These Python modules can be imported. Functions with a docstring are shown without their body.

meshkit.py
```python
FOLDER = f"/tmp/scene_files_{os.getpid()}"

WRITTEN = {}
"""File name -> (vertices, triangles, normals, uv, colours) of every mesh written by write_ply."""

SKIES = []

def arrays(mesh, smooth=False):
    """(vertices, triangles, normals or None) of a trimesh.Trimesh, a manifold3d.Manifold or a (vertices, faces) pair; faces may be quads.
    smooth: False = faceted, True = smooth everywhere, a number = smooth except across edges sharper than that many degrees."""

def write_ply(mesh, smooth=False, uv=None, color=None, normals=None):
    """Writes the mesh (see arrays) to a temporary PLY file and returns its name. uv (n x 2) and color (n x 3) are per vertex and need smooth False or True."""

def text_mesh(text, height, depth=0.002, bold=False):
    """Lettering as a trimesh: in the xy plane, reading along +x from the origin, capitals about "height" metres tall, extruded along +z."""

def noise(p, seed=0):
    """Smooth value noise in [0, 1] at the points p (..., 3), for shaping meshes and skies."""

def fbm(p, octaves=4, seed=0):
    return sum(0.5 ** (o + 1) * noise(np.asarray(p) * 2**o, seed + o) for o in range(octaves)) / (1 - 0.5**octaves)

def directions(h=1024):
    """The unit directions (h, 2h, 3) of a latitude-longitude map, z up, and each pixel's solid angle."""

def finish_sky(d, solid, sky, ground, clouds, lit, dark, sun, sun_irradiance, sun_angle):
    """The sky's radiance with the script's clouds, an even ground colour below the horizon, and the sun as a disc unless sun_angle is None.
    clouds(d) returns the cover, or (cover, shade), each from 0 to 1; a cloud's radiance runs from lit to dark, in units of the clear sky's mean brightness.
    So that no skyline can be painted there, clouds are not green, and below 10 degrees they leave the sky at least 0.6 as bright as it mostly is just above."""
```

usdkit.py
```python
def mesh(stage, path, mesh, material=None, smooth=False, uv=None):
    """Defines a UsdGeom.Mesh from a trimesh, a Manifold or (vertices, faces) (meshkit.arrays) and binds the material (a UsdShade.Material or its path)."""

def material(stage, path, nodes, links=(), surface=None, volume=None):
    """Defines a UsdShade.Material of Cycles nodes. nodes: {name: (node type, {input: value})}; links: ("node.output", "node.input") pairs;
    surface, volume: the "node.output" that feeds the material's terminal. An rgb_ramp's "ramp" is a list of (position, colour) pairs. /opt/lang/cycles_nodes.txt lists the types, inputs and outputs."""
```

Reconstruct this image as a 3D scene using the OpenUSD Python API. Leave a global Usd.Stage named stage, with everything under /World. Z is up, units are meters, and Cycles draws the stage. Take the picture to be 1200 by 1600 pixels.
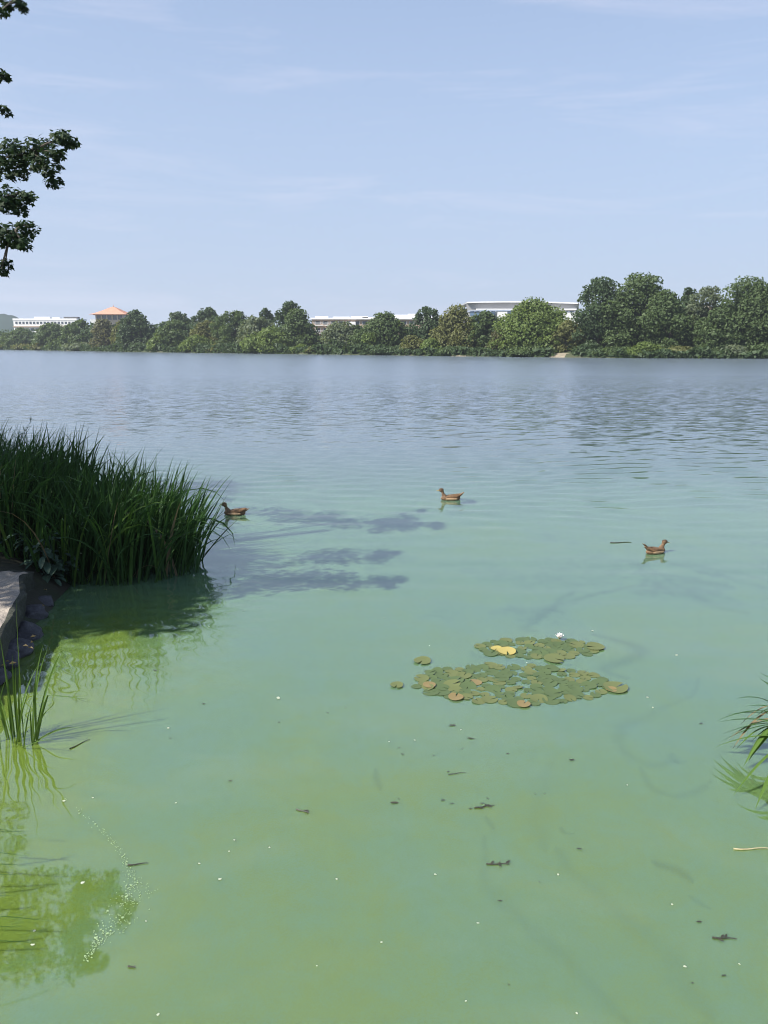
import math, random
import numpy as np, trimesh, usdkit, meshkit
import manifold3d as m3
from shapely.geometry import Polygon, Point
import shapely
from pxr import Usd, UsdGeom, UsdLux, UsdShade, Gf, Sdf, Vt

stage = Usd.Stage.CreateInMemory()
UsdGeom.SetStageUpAxis(stage, 'Z'); UsdGeom.SetStageMetersPerUnit(stage, 1.0)
UsdGeom.Xform.Define(stage, '/World'); UsdGeom.Scope.Define(stage, '/World/Looks')
DEG = math.pi / 180

# ------------------------------------------------------------------ camera, sky, sun, exposure
CAM_H, FPX = 3.6, 1230.0
PITCH = math.atan(265 / FPX)
EXPOSURE = 1.12
HAZE = 0.0002
SKY_STRENGTH = 0.09
SUN_AZ, SUN_EL, SUN_INT = -118 * DEG, 45 * DEG, 1.1

cam = UsdGeom.Camera.Define(stage, '/World/camera')
cam.AddTranslateOp().Set(Gf.Vec3d(0, 0, CAM_H)); cam.AddRotateXOp().Set(90 - PITCH / DEG)
cam.CreateHorizontalApertureAttr(36.0); cam.CreateVerticalApertureAttr(48.0)
cam.CreateFocalLengthAttr(36.0 * FPX / 1200); cam.CreateFStopAttr(0.0)
cam.CreateClippingRangeAttr(Gf.Vec2f(0.05, 20000)); cam.CreateExposureAttr(EXPOSURE)

sky_mat = usdkit.material(stage, '/World/Looks/sky', {
    'sky': ('sky_texture', {'sky_type': 'single_scattering', 'sun_disc': False, 'sun_elevation': SUN_EL, 'sun_rotation': SUN_AZ,
                            'altitude': 50.0, 'air_density': 1.0, 'aerosol_density': 0.6, 'ozone_density': 1.5}),
    'tc': ('texture_coordinate', {}),
    'sep': ('separate_xyz', {}), 'el': ('math', {'math_type': 'multiply', 'value2': 1.0}),
    'map': ('mapping', {'mapping_type': 'point', 'scale': (3.2, 3.2, 26.0), 'location': (1.3, 0.4, 0.2)}),
    'nz': ('noise_texture', {'scale': 1.0, 'detail': 6.0, 'roughness': 0.62, 'distortion': 0.6}),
    'cov': ('rgb_ramp', {'ramp': [(0.0, (.90, .90, .90)), (1.0, (.90, .90, .90))]}),
    'band': ('map_range', {'range_type': 'smoothstep', 'from_min': 0.0, 'from_max': 0.6, 'to_min': 1.0, 'to_max': 0.35, 'clamp': True}),
    'fac': ('math', {'math_type': 'multiply'}),
    'mx': ('mix', {'mix_type': 'mix', 'color2': (2.5, 3.0, 4.05)}),
    'cir': ('rgb_ramp', {'ramp': [(0.0, (0, 0, 0)), (0.50, (0, 0, 0)), (0.70, (.26, .26, .26)), (1.0, (.40, .40, .40))]}),
    'mc': ('mix', {'mix_type': 'mix', 'color2': (4.2, 4.2, 5.0)}),
    'bg': ('background_shader', {'strength': SKY_STRENGTH})},
    [('tc.generated', 'sep.vector'), ('sep.z', 'band.value'), ('tc.generated', 'map.vector'), ('map.vector', 'nz.vector'),
     ('nz.fac', 'cov.fac'), ('cov.color', 'fac.value1'), ('band.result', 'fac.value2'), ('fac.value', 'mx.fac'),
     ('sky.color', 'mx.color1'), ('nz.fac', 'cir.fac'), ('cir.color', 'mc.fac'), ('mx.color', 'mc.color1'), ('mc.color', 'bg.color')], surface='bg.background')
dome = UsdLux.DomeLight.Define(stage, '/World/sky')
dome.CreateIntensityAttr(1.0)
UsdShade.MaterialBindingAPI.Apply(dome.GetPrim()).Bind(sky_mat)
sun_dir = np.array([math.sin(SUN_AZ) * math.cos(SUN_EL), math.cos(SUN_AZ) * math.cos(SUN_EL), math.sin(SUN_EL)])
sun = UsdLux.DistantLight.Define(stage, '/World/sun')
sun.CreateNormalizeAttr(True); sun.CreateIntensityAttr(SUN_INT); sun.CreateAngleAttr(0.53)
sun.CreateColorAttr(Gf.Vec3f(1.0, 0.95, 0.87))
rot = Gf.Rotation(Gf.Vec3d(0, 0, 1), Gf.Vec3d(*sun_dir))
sun.AddTransformOp().Set(Gf.Matrix4d().SetRotate(rot))

# ------------------------------------------------------------------ helpers
CP, SP = math.cos(PITCH), math.sin(PITCH)
def ray(px, py):
    a, b = (px - 600) / FPX, (py - 800) / FPX
    return np.array([a, CP - b * SP, -SP - b * CP])
def ground(px, py, z=0.0):                 # point where a line of sight meets the height z
    d = ray(px, py); return np.array([0, 0, CAM_H]) + d * ((z - CAM_H) / d[2])
def at(px, py, Y):                         # point on a line of sight at the distance Y ahead
    d = ray(px, py); return np.array([0, 0, CAM_H]) + d * (Y / d[1])

used = {}
def numbered(parent, name):
    k = used.get((parent, name), -1) + 1; used[(parent, name)] = k
    return name if k == 0 else f'{name}_{k:03d}'
def keys(prim, label=None, cat=None, group=None, kind=None):
    for k, v in (('label', label), ('category', cat), ('group', group), ('kind', kind)):
        if v: prim.SetCustomDataByKey(k, v)
    return prim
def thing(name, label, cat, loc=(0, 0, 0), group=None):
    x = UsdGeom.Xform.Define(stage, '/World/' + numbered('/World', name))
    x.AddTranslateOp().Set(Gf.Vec3d(*map(float, loc)))
    x.loc = np.array(loc, float)
    LOC[str(x.GetPath())] = x.loc
    keys(x.GetPrim(), label, cat, group)
    return str(x.GetPath())
LOC = {}
def obj(name, mesh, mat, parent='/World', smooth=False, label=None, cat=None, group=None, kind=None, local=False):
    """ONE mesh prim; vertices are given in world space and moved into the thing's own space."""
    path = f'{parent}/{numbered(parent, name)}'
    root = '/'.join(parent.split('/')[:3])
    if hasattr(mesh, 'to_mesh'):
        mm = mesh.to_mesh(); mesh = trimesh.Trimesh(mm.vert_properties[:, :3], mm.tri_verts, process=False)
    if isinstance(mesh, tuple): mesh = trimesh.Trimesh(*[np.asarray(q) for q in tri(mesh)], process=False)
    off = LOC.get(root, np.zeros(3)) if not local else np.zeros(3)
    m = usdkit.mesh(stage, path, trimesh.Trimesh(np.asarray(mesh.vertices) - off, mesh.faces, process=False), L[mat] if isinstance(mat, str) else mat, smooth=smooth)
    keys(m.GetPrim(), label, cat, group, kind)
    return path
def tri(vf):
    v, f = np.asarray(vf[0], float), np.asarray(vf[1], int)
    if f.shape[1] == 4: f = np.vstack([f[:, [0, 1, 2]], f[:, [0, 2, 3]]])
    return v, f
def cat(meshes): return trimesh.util.concatenate(meshes)
def box(x0, x1, y0, y1, z0, z1):
    b = trimesh.creation.box([x1 - x0, y1 - y0, z1 - z0]); b.apply_translation([(x0 + x1) / 2, (y0 + y1) / 2, (z0 + z1) / 2]); return b
def tube(pts, radii, sides=6):
    p = np.asarray(pts, float); radii = np.broadcast_to(radii, (len(p),))
    t = np.gradient(p, axis=0); t /= np.linalg.norm(t, axis=1, keepdims=True) + 1e-9
    a = np.cross(t, np.where(np.abs(t[:, 2:]) < .9, [0, 0, 1.], [1., 0, 0])); a /= np.linalg.norm(a, axis=1, keepdims=True) + 1e-9
    b = np.cross(t, a); an = np.arange(sides) * 2 * np.pi / sides
    v = p[:, None] + radii[:, None, None] * (np.cos(an)[None, :, None] * a[:, None] + np.sin(an)[None, :, None] * b[:, None])
    n = len(p); v = v.reshape(-1, 3); q = []
    for i in range(n - 1):
        for j in range(sides):
            q.append([i * sides + j, i * sides + (j + 1) % sides, (i + 1) * sides + (j + 1) % sides, (i + 1) * sides + j])
    f = np.array(q); f = np.vstack([f[:, [0, 1, 2]], f[:, [0, 2, 3]]])
    return trimesh.Trimesh(v, f, process=False)
def mat(name, nodes, links, surface): L[name] = usdkit.material(stage, '/World/Looks/' + name, nodes, links, surface=surface); return L[name]
L = {}
def simple(name, c1, c2=None, scale=6.0, rough=0.7, spec=0.4, bump=0.0, detail=5.0, bscale=None):
    c2 = c2 or tuple(x * 0.75 for x in c1)
    n = {'g': ('geometry', {}), 'nz': ('noise_texture', {'scale': scale, 'detail': detail, 'roughness': 0.6}),
         'rm': ('rgb_ramp', {'ramp': [(0.32, c1), (0.68, c2)]}),
         'p': ('principled_bsdf', {'roughness': rough, 'specular_ior_level': spec})}
    l = [('g.position', 'nz.vector'), ('nz.fac', 'rm.fac'), ('rm.color', 'p.base_color')]
    if bump:
        n['nb'] = ('noise_texture', {'scale': bscale or scale * 4, 'detail': 6.0, 'roughness': 0.65})
        n['bp'] = ('bump', {'strength': 0.8, 'distance': bump})
        l += [('g.position', 'nb.vector'), ('nb.fac', 'bp.height'), ('bp.normal', 'p.normal')]
    return mat(name, n, l, 'p.BSDF')
def leafmat(name, c1, c2, scale=0.35, trans=0.3, rough=0.55, spec=0.3, tint=(1.25, 1.2, 0.55), island=0.5):
    """A leaf material: hue drifts over the plant, every leaf a little different, some light passes through."""
    return mat(name, {
        'g': ('geometry', {}), 'nz': ('noise_texture', {'scale': scale, 'detail': 3.0}),
        'mixr': ('mix_float', {'fac': island}), 'rm': ('rgb_ramp', {'ramp': [(0.25, c1), (0.75, c2)]}),
        'tt': ('mix', {'mix_type': 'multiply', 'fac': 1.0, 'color2': tint}),
        'p': ('principled_bsdf', {'roughness': rough, 'specular_ior_level': spec}),
        'tr': ('translucent_bsdf', {}), 'mx': ('mix_closure', {'fac': trans})},
        [('g.position', 'nz.vector'), ('nz.fac', 'mixr.a'), ('g.random_per_island', 'mixr.b'), ('mixr.result', 'rm.fac'),
         ('rm.color', 'p.base_color'), ('rm.color', 'tt.color1'), ('tt.color', 'tr.color'),
         ('p.BSDF', 'mx.closure1'), ('tr.BSDF', 'mx.closure2')], 'mx.closure')
keys(dome.GetPrim(), 'pale hazy blue summer sky with faint wisps of cloud', 'sky', None, 'structure')

# ------------------------------------------------------------------ materials
leafmat('leaf_dark', (0.052, 0.084, 0.037), (0.102, 0.150, 0.056), trans=0.4, tint=(1.4, 1.35, 0.6))
leafmat('leaf_mid', (0.076, 0.114, 0.043), (0.142, 0.196, 0.062), trans=0.4, tint=(1.4, 1.35, 0.6))
leafmat('leaf_bright', (0.114, 0.162, 0.043), (0.198, 0.254, 0.068), trans=0.4, tint=(1.4, 1.35, 0.6))
leafmat('leaf_olive', (0.128, 0.139, 0.049), (0.206, 0.203, 0.074), trans=0.4, tint=(1.4, 1.35, 0.6))
leafmat('leaf_pale', (0.125, 0.156, 0.094), (0.191, 0.223, 0.131), trans=0.4, tint=(1.4, 1.35, 0.6))
leafmat('leaf_brown', (0.112, 0.112, 0.060), (0.151, 0.149, 0.077), trans=0.4, tint=(1.4, 1.35, 0.6))
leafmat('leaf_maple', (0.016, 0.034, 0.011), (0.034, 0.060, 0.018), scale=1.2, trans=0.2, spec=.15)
leafmat('reed_mid', (0.055, 0.120, 0.024), (0.100, 0.180, 0.040), scale=1.5, trans=0.3, rough=0.5, spec=0.2)
leafmat('reed_green', (0.028, 0.072, 0.018), (0.072, 0.135, 0.032), scale=1.5, trans=0.22, rough=0.5, spec=0.2)
leafmat('reed_fresh', (0.070, 0.130, 0.025), (0.115, 0.180, 0.045), scale=2.5, trans=0.3, rough=0.5, spec=0.2)
leafmat('reed_dry', (0.17, 0.135, 0.080), (0.25, 0.20, 0.12), scale=3.0, trans=0.25, spec=.15)
leafmat('weed_grey', (0.050, 0.090, 0.062), (0.085, 0.135, 0.090), scale=4.0, trans=0.2)
leafmat('pad_green', (0.078, 0.112, 0.050), (0.165, 0.188, 0.085), scale=5.0, trans=0.1, rough=0.5, spec=0.12, island=0.7)
leafmat('pad_olive', (0.115, 0.135, 0.056), (0.215, 0.215, 0.098), scale=5.0, trans=0.1, rough=0.5, spec=0.12, island=0.7)
leafmat('pad_yellow', (0.36, 0.30, 0.09), (0.42, 0.31, 0.12), scale=9.0, trans=0.1, rough=0.4)
leafmat('pad_rust', (0.19, 0.145, 0.062), (0.27, 0.205, 0.10), scale=9.0, trans=0.1, rough=0.4)
simple('petal', (0.80, 0.79, 0.76), (0.78, 0.72, 0.70), scale=20, rough=0.5)
simple('petal_speck', (0.42, 0.45, 0.36), (0.32, 0.35, 0.26), scale=20, rough=0.5)
simple('dead_leaf', (0.020, 0.022, 0.016), (0.045, 0.040, 0.025), scale=40, rough=0.5)
simple('straw', (0.42, 0.36, 0.22), (0.30, 0.25, 0.14), scale=30)
simple('foam', (0.19, 0.28, 0.14), (0.27, 0.36, 0.20), scale=60, rough=0.5)
simple('bark', (0.10, 0.080, 0.060), (0.055, 0.045, 0.035), scale=7, bump=0.02)
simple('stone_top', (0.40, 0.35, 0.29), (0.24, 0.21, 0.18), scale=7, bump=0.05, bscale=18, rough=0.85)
simple('stone_side', (0.052, 0.055, 0.042), (0.022, 0.026, 0.018), scale=8, bump=0.03, bscale=26, rough=0.9)  # same stone as the top; shade put into this darker colour, plus moss and weathering
simple('rock', (0.075, 0.074, 0.085), (0.034, 0.034, 0.040), scale=6, bump=0.04, bscale=16, rough=0.75)
simple('soil', (0.036, 0.032, 0.024), (0.022, 0.030, 0.014), scale=1.5, bump=0.03)
simple('far_soil', (0.070, 0.065, 0.040), (0.035, 0.060, 0.022), scale=0.12, bump=0.05)
simple('sand', (0.27, 0.235, 0.17), (0.19, 0.16, 0.12), scale=0.8)
simple('hill_green', (0.018, 0.034, 0.024), (0.030, 0.050, 0.034), scale=0.05, spec=0.0, rough=1.0)
simple('white_wall', (0.78, 0.77, 0.75), (0.70, 0.69, 0.68), scale=0.2)
simple('roof_white', (0.80, 0.80, 0.80), (0.72, 0.72, 0.73), scale=0.2, rough=0.5)
simple('roof_grey', (0.30, 0.31, 0.32), (0.24, 0.25, 0.26), scale=0.2)
simple('beige_wall', (0.50, 0.42, 0.33), (0.42, 0.35, 0.28), scale=0.3)
simple('tan_wall', (0.36, 0.27, 0.20), (0.30, 0.22, 0.17), scale=0.3)
simple('dark_metal', (0.09, 0.09, 0.095), (0.06, 0.06, 0.065), scale=0.5)
simple('grey_panel', (0.60, 0.61, 0.62), (0.54, 0.55, 0.56), scale=0.4)
simple('arena_wall', (0.34, 0.33, 0.32), (0.28, 0.28, 0.28), scale=0.2)
simple('salmon_roof', (0.50, 0.26, 0.185), (0.44, 0.225, 0.16), scale=0.3, rough=0.9, spec=0.05)
simple('window_glass', (0.055, 0.070, 0.085), (0.040, 0.050, 0.065), scale=0.2, rough=0.08, spec=0.6)
simple('arena_glass', (0.12, 0.20, 0.30), (0.09, 0.15, 0.24), scale=0.2, rough=0.08, spec=0.6)
simple('duck_brown', (0.19, 0.118, 0.066), (0.065, 0.042, 0.026), scale=28, rough=0.7, spec=0.25)
simple('duck_head', (0.17, 0.115, 0.070), (0.10, 0.068, 0.042), scale=40, rough=0.7, spec=0.25)
simple('duck_wing', (0.20, 0.115, 0.058), (0.050, 0.032, 0.020), scale=34, rough=0.65, spec=0.25)
simple('duck_pale', (0.42, 0.29, 0.17), (0.22, 0.14, 0.075), scale=34, rough=0.65)
simple('duck_cap', (0.085, 0.056, 0.034), (0.045, 0.030, 0.020), scale=40, rough=0.7, spec=0.2)
simple('bill', (0.30, 0.22, 0.07), (0.12, 0.09, 0.04), scale=60, rough=0.4)
simple('eye', (0.01, 0.01, 0.01), (0.01, 0.01, 0.01), rough=0.15)

# ------------------------------------------------------------------ the far shore's line, and the land behind it
SX = np.array([-1400, -600, -300, 0, 100, 200, 400, 600, 800, 1000, 1200, 1500, 1900, 2600])
SY = np.array([541.5, 542, 543, 546.3, 548, 550, 552.6, 555.3, 557.7, 559.8, 560.6, 562, 563, 564])
def shore_y(px): return np.interp(px, SX, SY)
def shore(px): return ground(px, float(shore_y(px)), 0.0)
cols = np.linspace(-1400, 2600, 420)
offs = np.array([-4, -0.6, 0.4, 1.2, 3, 8, 20, 60, 180, 600, 1500, 6000.])
hts = np.array([-1.2, -0.25, 0.12, 0.45, 0.8, 1.3, 2.0, 3.0, 4.0, 5.0, 6.0, 10.0])
V = []
for c in cols:
    s = shore(c); d = s[:2] / np.linalg.norm(s[:2])
    j = 1.6 * (meshkit.fbm(np.array([[s[0] * .12, s[1] * .02, 3.0]]), 4, 5)[0] - .5) * 3
    for o, hh in zip(offs, hts):
        k = 1 if -4 < o < 60 else 0
        V.append([*(s[:2] + d * (o + k * j)), hh])
V = np.array(V); nC, nO = len(cols), len(offs)
F = [[i * nO + k, (i + 1) * nO + k, (i + 1) * nO + k + 1, i * nO + k + 1] for i in range(nC - 1) for k in range(nO - 1)]
obj('far_shore', (V, np.array(F)), 'far_soil', smooth=True, label='low wooded bank along the far side of the lake', cat='shore', kind='structure')

# far hill beyond the left end of the lake
rng = np.random.default_rng(4)
hp = []
prof = [(-700, 507), (-400, 497), (-150, 490), (-40, 489), (5, 490.5), (22, 493), (34, 501), (48, 512), (90, 526), (200, 540)]
hx = np.linspace(-700, 200, 150); hy = np.interp(hx, [q[0] for q in prof], [q[1] for q in prof])
Vh, nH = [], 5
for x, y in zip(hx, hy):
    R = 1500.0
    top = at(x, y, R); z = top[2] + 3.0 * (meshkit.fbm(np.array([[x * .16, 0, 1.]]), 4, 9)[0] - .5)
    for k, (dy, fz) in enumerate(((-160, 0), (-90, .55), (-25, .93), (0, 1), (200, .5))):
        w = at(x, y, R + dy); Vh.append([w[0], R + dy, 4 + (z - 4) * fz])
Fh = [[i * nH + k, (i + 1) * nH + k, (i + 1) * nH + k + 1, i * nH + k + 1] for i in range(len(hx) - 1) for k in range(nH - 1)]
obj('hill', (Vh, np.array(Fh)), 'hill_green', smooth=True, label='dim blue wooded hill far beyond the left shore', cat='hill', kind='structure')

# ------------------------------------------------------------------ near banks (left, right and under the viewpoint)
land = Polygon([(-90, -60), (-90, 24), (-30, 24), (-12, 20), (-7.6, 15.2), (-6.0, 13.2), (-4.7, 11.4), (-4.55, 10.0), (-4.5, 8.0), (-4.3, 6.0), (-3.9, 3.8), (-2.8, 2.3),
                (0, 1.9), (3.0, 2.3), (4.5, 4.2), (4.7, 7.0), (5.6, 8.6), (9.0, 10.0), (20, 11), (90, 14), (90, -60)])
gx = np.unique(np.concatenate([np.arange(-90, -12, 2.0), np.arange(-12, 12, 0.2), np.arange(12, 91, 2.0)]))
gy = np.unique(np.concatenate([np.arange(-60, -4, 2.0), np.arange(-4, 18, 0.2), np.arange(18, 27, 0.8)]))
GX, GY = np.meshgrid(gx, gy, indexing='ij')
pts = shapely.points(GX.ravel(), GY.ravel())
inside = shapely.contains(land, pts); dist = shapely.distance(land.boundary, pts)
sd = np.where(inside, dist, -dist).reshape(GX.shape)
nz = meshkit.fbm(np.stack([GX * .9, GY * .9, GX * 0], -1), 4, 3) - .5
nz2 = meshkit.fbm(np.stack([GX * .15, GY * .15, GX * 0 + 5], -1), 3, 8) - .5
behind = np.clip((4.5 - GY) / 4.0, 0, 1)
Z = np.where(sd < 0, np.maximum(-1.0, sd * 0.9) - .05, np.minimum(sd * .55, .42 + 1.5 * behind) + .10 * np.clip(sd, 0, 1) + nz * .25 * np.clip(sd * 2, 0, 1) + nz2 * np.clip(sd / 6, 0, 1))
ny = len(gy)
Fg = [[i * ny + j, (i + 1) * ny + j, (i + 1) * ny + j + 1, i * ny + j + 1] for i in range(len(gx) - 1) for j in range(ny - 1)]
obj('near_bank', (np.stack([GX, GY, Z], -1).reshape(-1, 3), np.array(Fg)), 'soil', smooth=True, label='dark earth bank at the near edge of the lake', cat='bank', kind='structure')

# ------------------------------------------------------------------ the water
def smooth(a, b, x): t = np.clip((x - a) / (b - a), 0, 1); return t * t * (3 - 2 * t)
PAD_A = (ground(800, 1068), 1.06, 0.50); PAD_B = (ground(842, 1013), 0.76, 0.30)
def wave_height(X, Y):
    r = np.random.default_rng(11)
    H = np.zeros_like(X)
    gust = meshkit.fbm(np.stack([X * .10, Y * .045, X * 0 + 2], -1), 3, 21)
    right = np.exp(-(((X - 8.5) / 7.5) ** 2 + ((Y - 27) / 10.0) ** 2))
    open_ = smooth(12.5, 22, Y)
    amp_mid = open_ * (0.26 + 0.75 * smooth(.35, .65, gust) + 1.25 * right) * (1 - .35 * smooth(36, 60, Y))
    near = 0.10 + 0.22 * smooth(8, 13, Y)
    for k in range(46):                     # ripples up to a metre long, crests across the view
        lam = 0.26 * (3.6 ** r.random()); th = r.normal(0.16, 0.22); ph = r.random() * 6.283
        kx, ky = math.sin(th) * 6.283 / lam, math.cos(th) * 6.283 / lam
        H += 0.0027 * lam * np.sin(kx * X + ky * Y + ph) * amp_mid
    for k in range(16):                     # slow long swell lines in the calm algae water
        lam = 0.45 * (2.6 ** r.random()); th = r.normal(-0.03, 0.16); ph = r.random() * 6.283
        kx, ky = math.sin(th) * 6.283 / lam, math.cos(th) * 6.283 / lam
        H += 0.0012 * lam * np.sin(kx * X + ky * Y + ph) * near * 1.7 * smooth(5, 9, Y)
    reed = np.exp(-(((X + 3.2) / 1.5) ** 2 + ((Y - 10.6) / 2.2) ** 2)) + .5 * np.exp(-(((X + 3.2) / 1.0) ** 2 + ((Y - 6.5) / 1.0) ** 2))
    for k in range(22):                     # short wobble round the reeds that bends their mirror images
        lam = 0.16 * (2.8 ** r.random()); th = r.normal(0.2, 0.5); ph = r.random() * 6.283
        kx, ky = math.sin(th) * 6.283 / lam, math.cos(th) * 6.283 / lam
        H += 0.0021 * lam * np.sin(kx * X + ky * Y + ph) * reed
    for (c, rx, ry) in (PAD_A, PAD_B):
        H *= 1 - .9 * np.exp(-(((X - c[0]) / (rx * 1.3)) ** 2 + ((Y - c[1]) / (ry * 1.6)) ** 2))
    return H
def warp(X, Y, s, a, seed):
    p = np.stack([X * s, Y * s, X * 0], -1)
    return X + a * (meshkit.fbm(p, 4, seed) - .5), Y + a * (meshkit.fbm(p, 4, seed + 50) - .5)
def stroke(X, Y, pix, width, soft=1.0):
    """How much a point lies on a curved streak given by places on the water."""
    P = np.array([ground(*q)[:2] for q in pix]); best = np.full(X.shape, 1e9)
    t = np.linspace(0, 1, len(P)); tt = np.linspace(0, 1, len(P) * 6)
    from scipy.interpolate import CubicSpline
    Q = CubicSpline(t, P)(tt)
    box_ = (X > Q[:, 0].min() - 1.5) & (X < Q[:, 0].max() + 1.5) & (Y > Q[:, 1].min() - 1.5) & (Y < Q[:, 1].max() + 1.5)
    xs, ys = X[box_], Y[box_]; b = np.full(xs.shape, 1e9); along = np.zeros(xs.shape)
    for i in range(len(Q) - 1):
        d = Q[i + 1] - Q[i]; u = np.clip(((xs - Q[i, 0]) * d[0] + (ys - Q[i, 1]) * d[1]) / (d @ d + 1e-9), 0, 1)
        e = np.hypot(xs - Q[i, 0] - u * d[0], ys - Q[i, 1] - u * d[1]); w = e < b; b[w] = e[w]; along[w] = (i + u[w]) / (len(Q) - 1)
    out = np.zeros(X.shape); taper = np.sqrt(np.clip(4 * along * (1 - along), 0, 1)) * .85 + .15
    out[box_] = np.exp(-(b / (width * taper + 1e-4)) ** 2); return out
SWIRL = []
def algae(X, Y):
    """Cover of green algae on the water, 0 (clear and dark) to 1 (thick)."""
    wx, wy = warp(X, Y, .7, 1.6, 31)
    n1 = meshkit.fbm(np.stack([wx * .55, wy * .9, wx * 0], -1), 5, 33)
    wx2, wy2 = warp(X, Y, 1.1, 1.4, 71)
    n2 = meshkit.fbm(np.stack([wx2 * 1.9 + wy2 * .5, wy2 * .8, wx * 0], -1), 4, 41)
    a = 0.61 + .26 * smooth(10.5, 5.0, Y) + .34 * (n1 - .5) + .26 * (n2 - .5)
    a += .30 * smooth(1.6, 3.4, -X) * smooth(12, 9, Y)
    a *= 1 - .95 * smooth(13.5, 30, Y + 2.5 * (n1 - .5))
    ex, ey = warp(X, Y, .9, 1.3, 91); ex2, ey2 = warp(X, Y, 3.0, .35, 95); ex, ey = ex + ex2 - X, ey + ey2 - Y
    soft = .20 * np.exp(-(((ex - 4.6) / 2.2) ** 2 + ((ey - 11.6) / 1.3) ** 2)) * smooth(.38, .62, n2) * 1.3
    a -= soft
    sx, sy = warp(X, Y, 2.2, .25, 15); sw = np.zeros(np.shape(X))
    for pix, w, s in (([(900, 925), (850, 950), (825, 975), (850, 985)], .09, .35), ([(930, 992), (985, 1005), (1000, 1025), (950, 1040), (985, 1060)], .10, .5),
                      ([(1060, 935), (1000, 915), (930, 930), (870, 945), (830, 975)], .08, .3), ([(740, 1020), (760, 1030), (820, 1034), (900, 1040)], .05, .3),
                      ([(1090, 1060), (1060, 1095), (1000, 1125), (960, 1140), (985, 1180), (1040, 1195), (1085, 1190)], .06, .20), ([(1000, 1195), (1030, 1235), (1075, 1240), (1105, 1222)], .05, .22),
                      ([(1060, 1175), (1070, 1195)], .04, .3), ([(585, 1200), (595, 1218), (602, 1238)], .03, .30), ([(770, 1272), (780, 1290)], .022, .4),
                      ([(1010, 1350), (1050, 1365), (1085, 1385)], .05, .42), ([(1080, 1400), (1120, 1425)], .03, .25), ([(890, 1290), (895, 1302), (912, 1305)], .02, .3),
                      ([(760, 1300), (770, 1380), (830, 1450), (900, 1520), (980, 1590)], .06, .15), ([(880, 1330), (950, 1420), (1040, 1500), (1120, 1590)], .10, .14),
                      ([(860, 1190), (850, 1260), (860, 1330)], .10, .12), ([(1170, 960), (1100, 940), (1040, 900)], .12, .3)):
        sw = sw + s * stroke(sx, sy, pix, w)
    SWIRL.append(np.clip(sw, 0, 1).ravel())
    return np.clip(a, 0, 1.25)
NR, NA, D0, D1 = 640, 880, 2.6, 62.0
py_near = np.linspace(1690, 0, 4)
ymin, ymax = 535 + FPX * CAM_H / D1, 535 + FPX * CAM_H / D0
def d_of(u): return 1.0 / (1.0 / D0 + (1.0 / D1 - 1.0 / D0) * u)
u = np.linspace(0, 1, NR) ** 0.86
Yr = d_of(u)
azs = np.linspace(-34, 34, NA) * DEG
TY, TA = np.meshgrid(Yr, azs, indexing='ij')
WX, WY = TY * np.tan(TA), TY
fade = smooth(D1, D1 * .75, WY) * smooth(34, 31.5, np.abs(TA / DEG)) * smooth(2.6, 3.2, WY)
WZ = wave_height(WX, WY) * fade
AL = algae(WX, WY)
base = np.arange(NR * NA).reshape(NR, NA)
Q1 = np.stack([base[:-1, :-1], base[:-1, 1:], base[1:, 1:], base[1:, :-1]], -1).reshape(-1, 4)
Vw = [np.stack([WX, WY, WZ], -1).reshape(-1, 3)]; Fw = [Q1]; Aw = [AL.ravel()]
n0 = NR * NA
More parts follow.
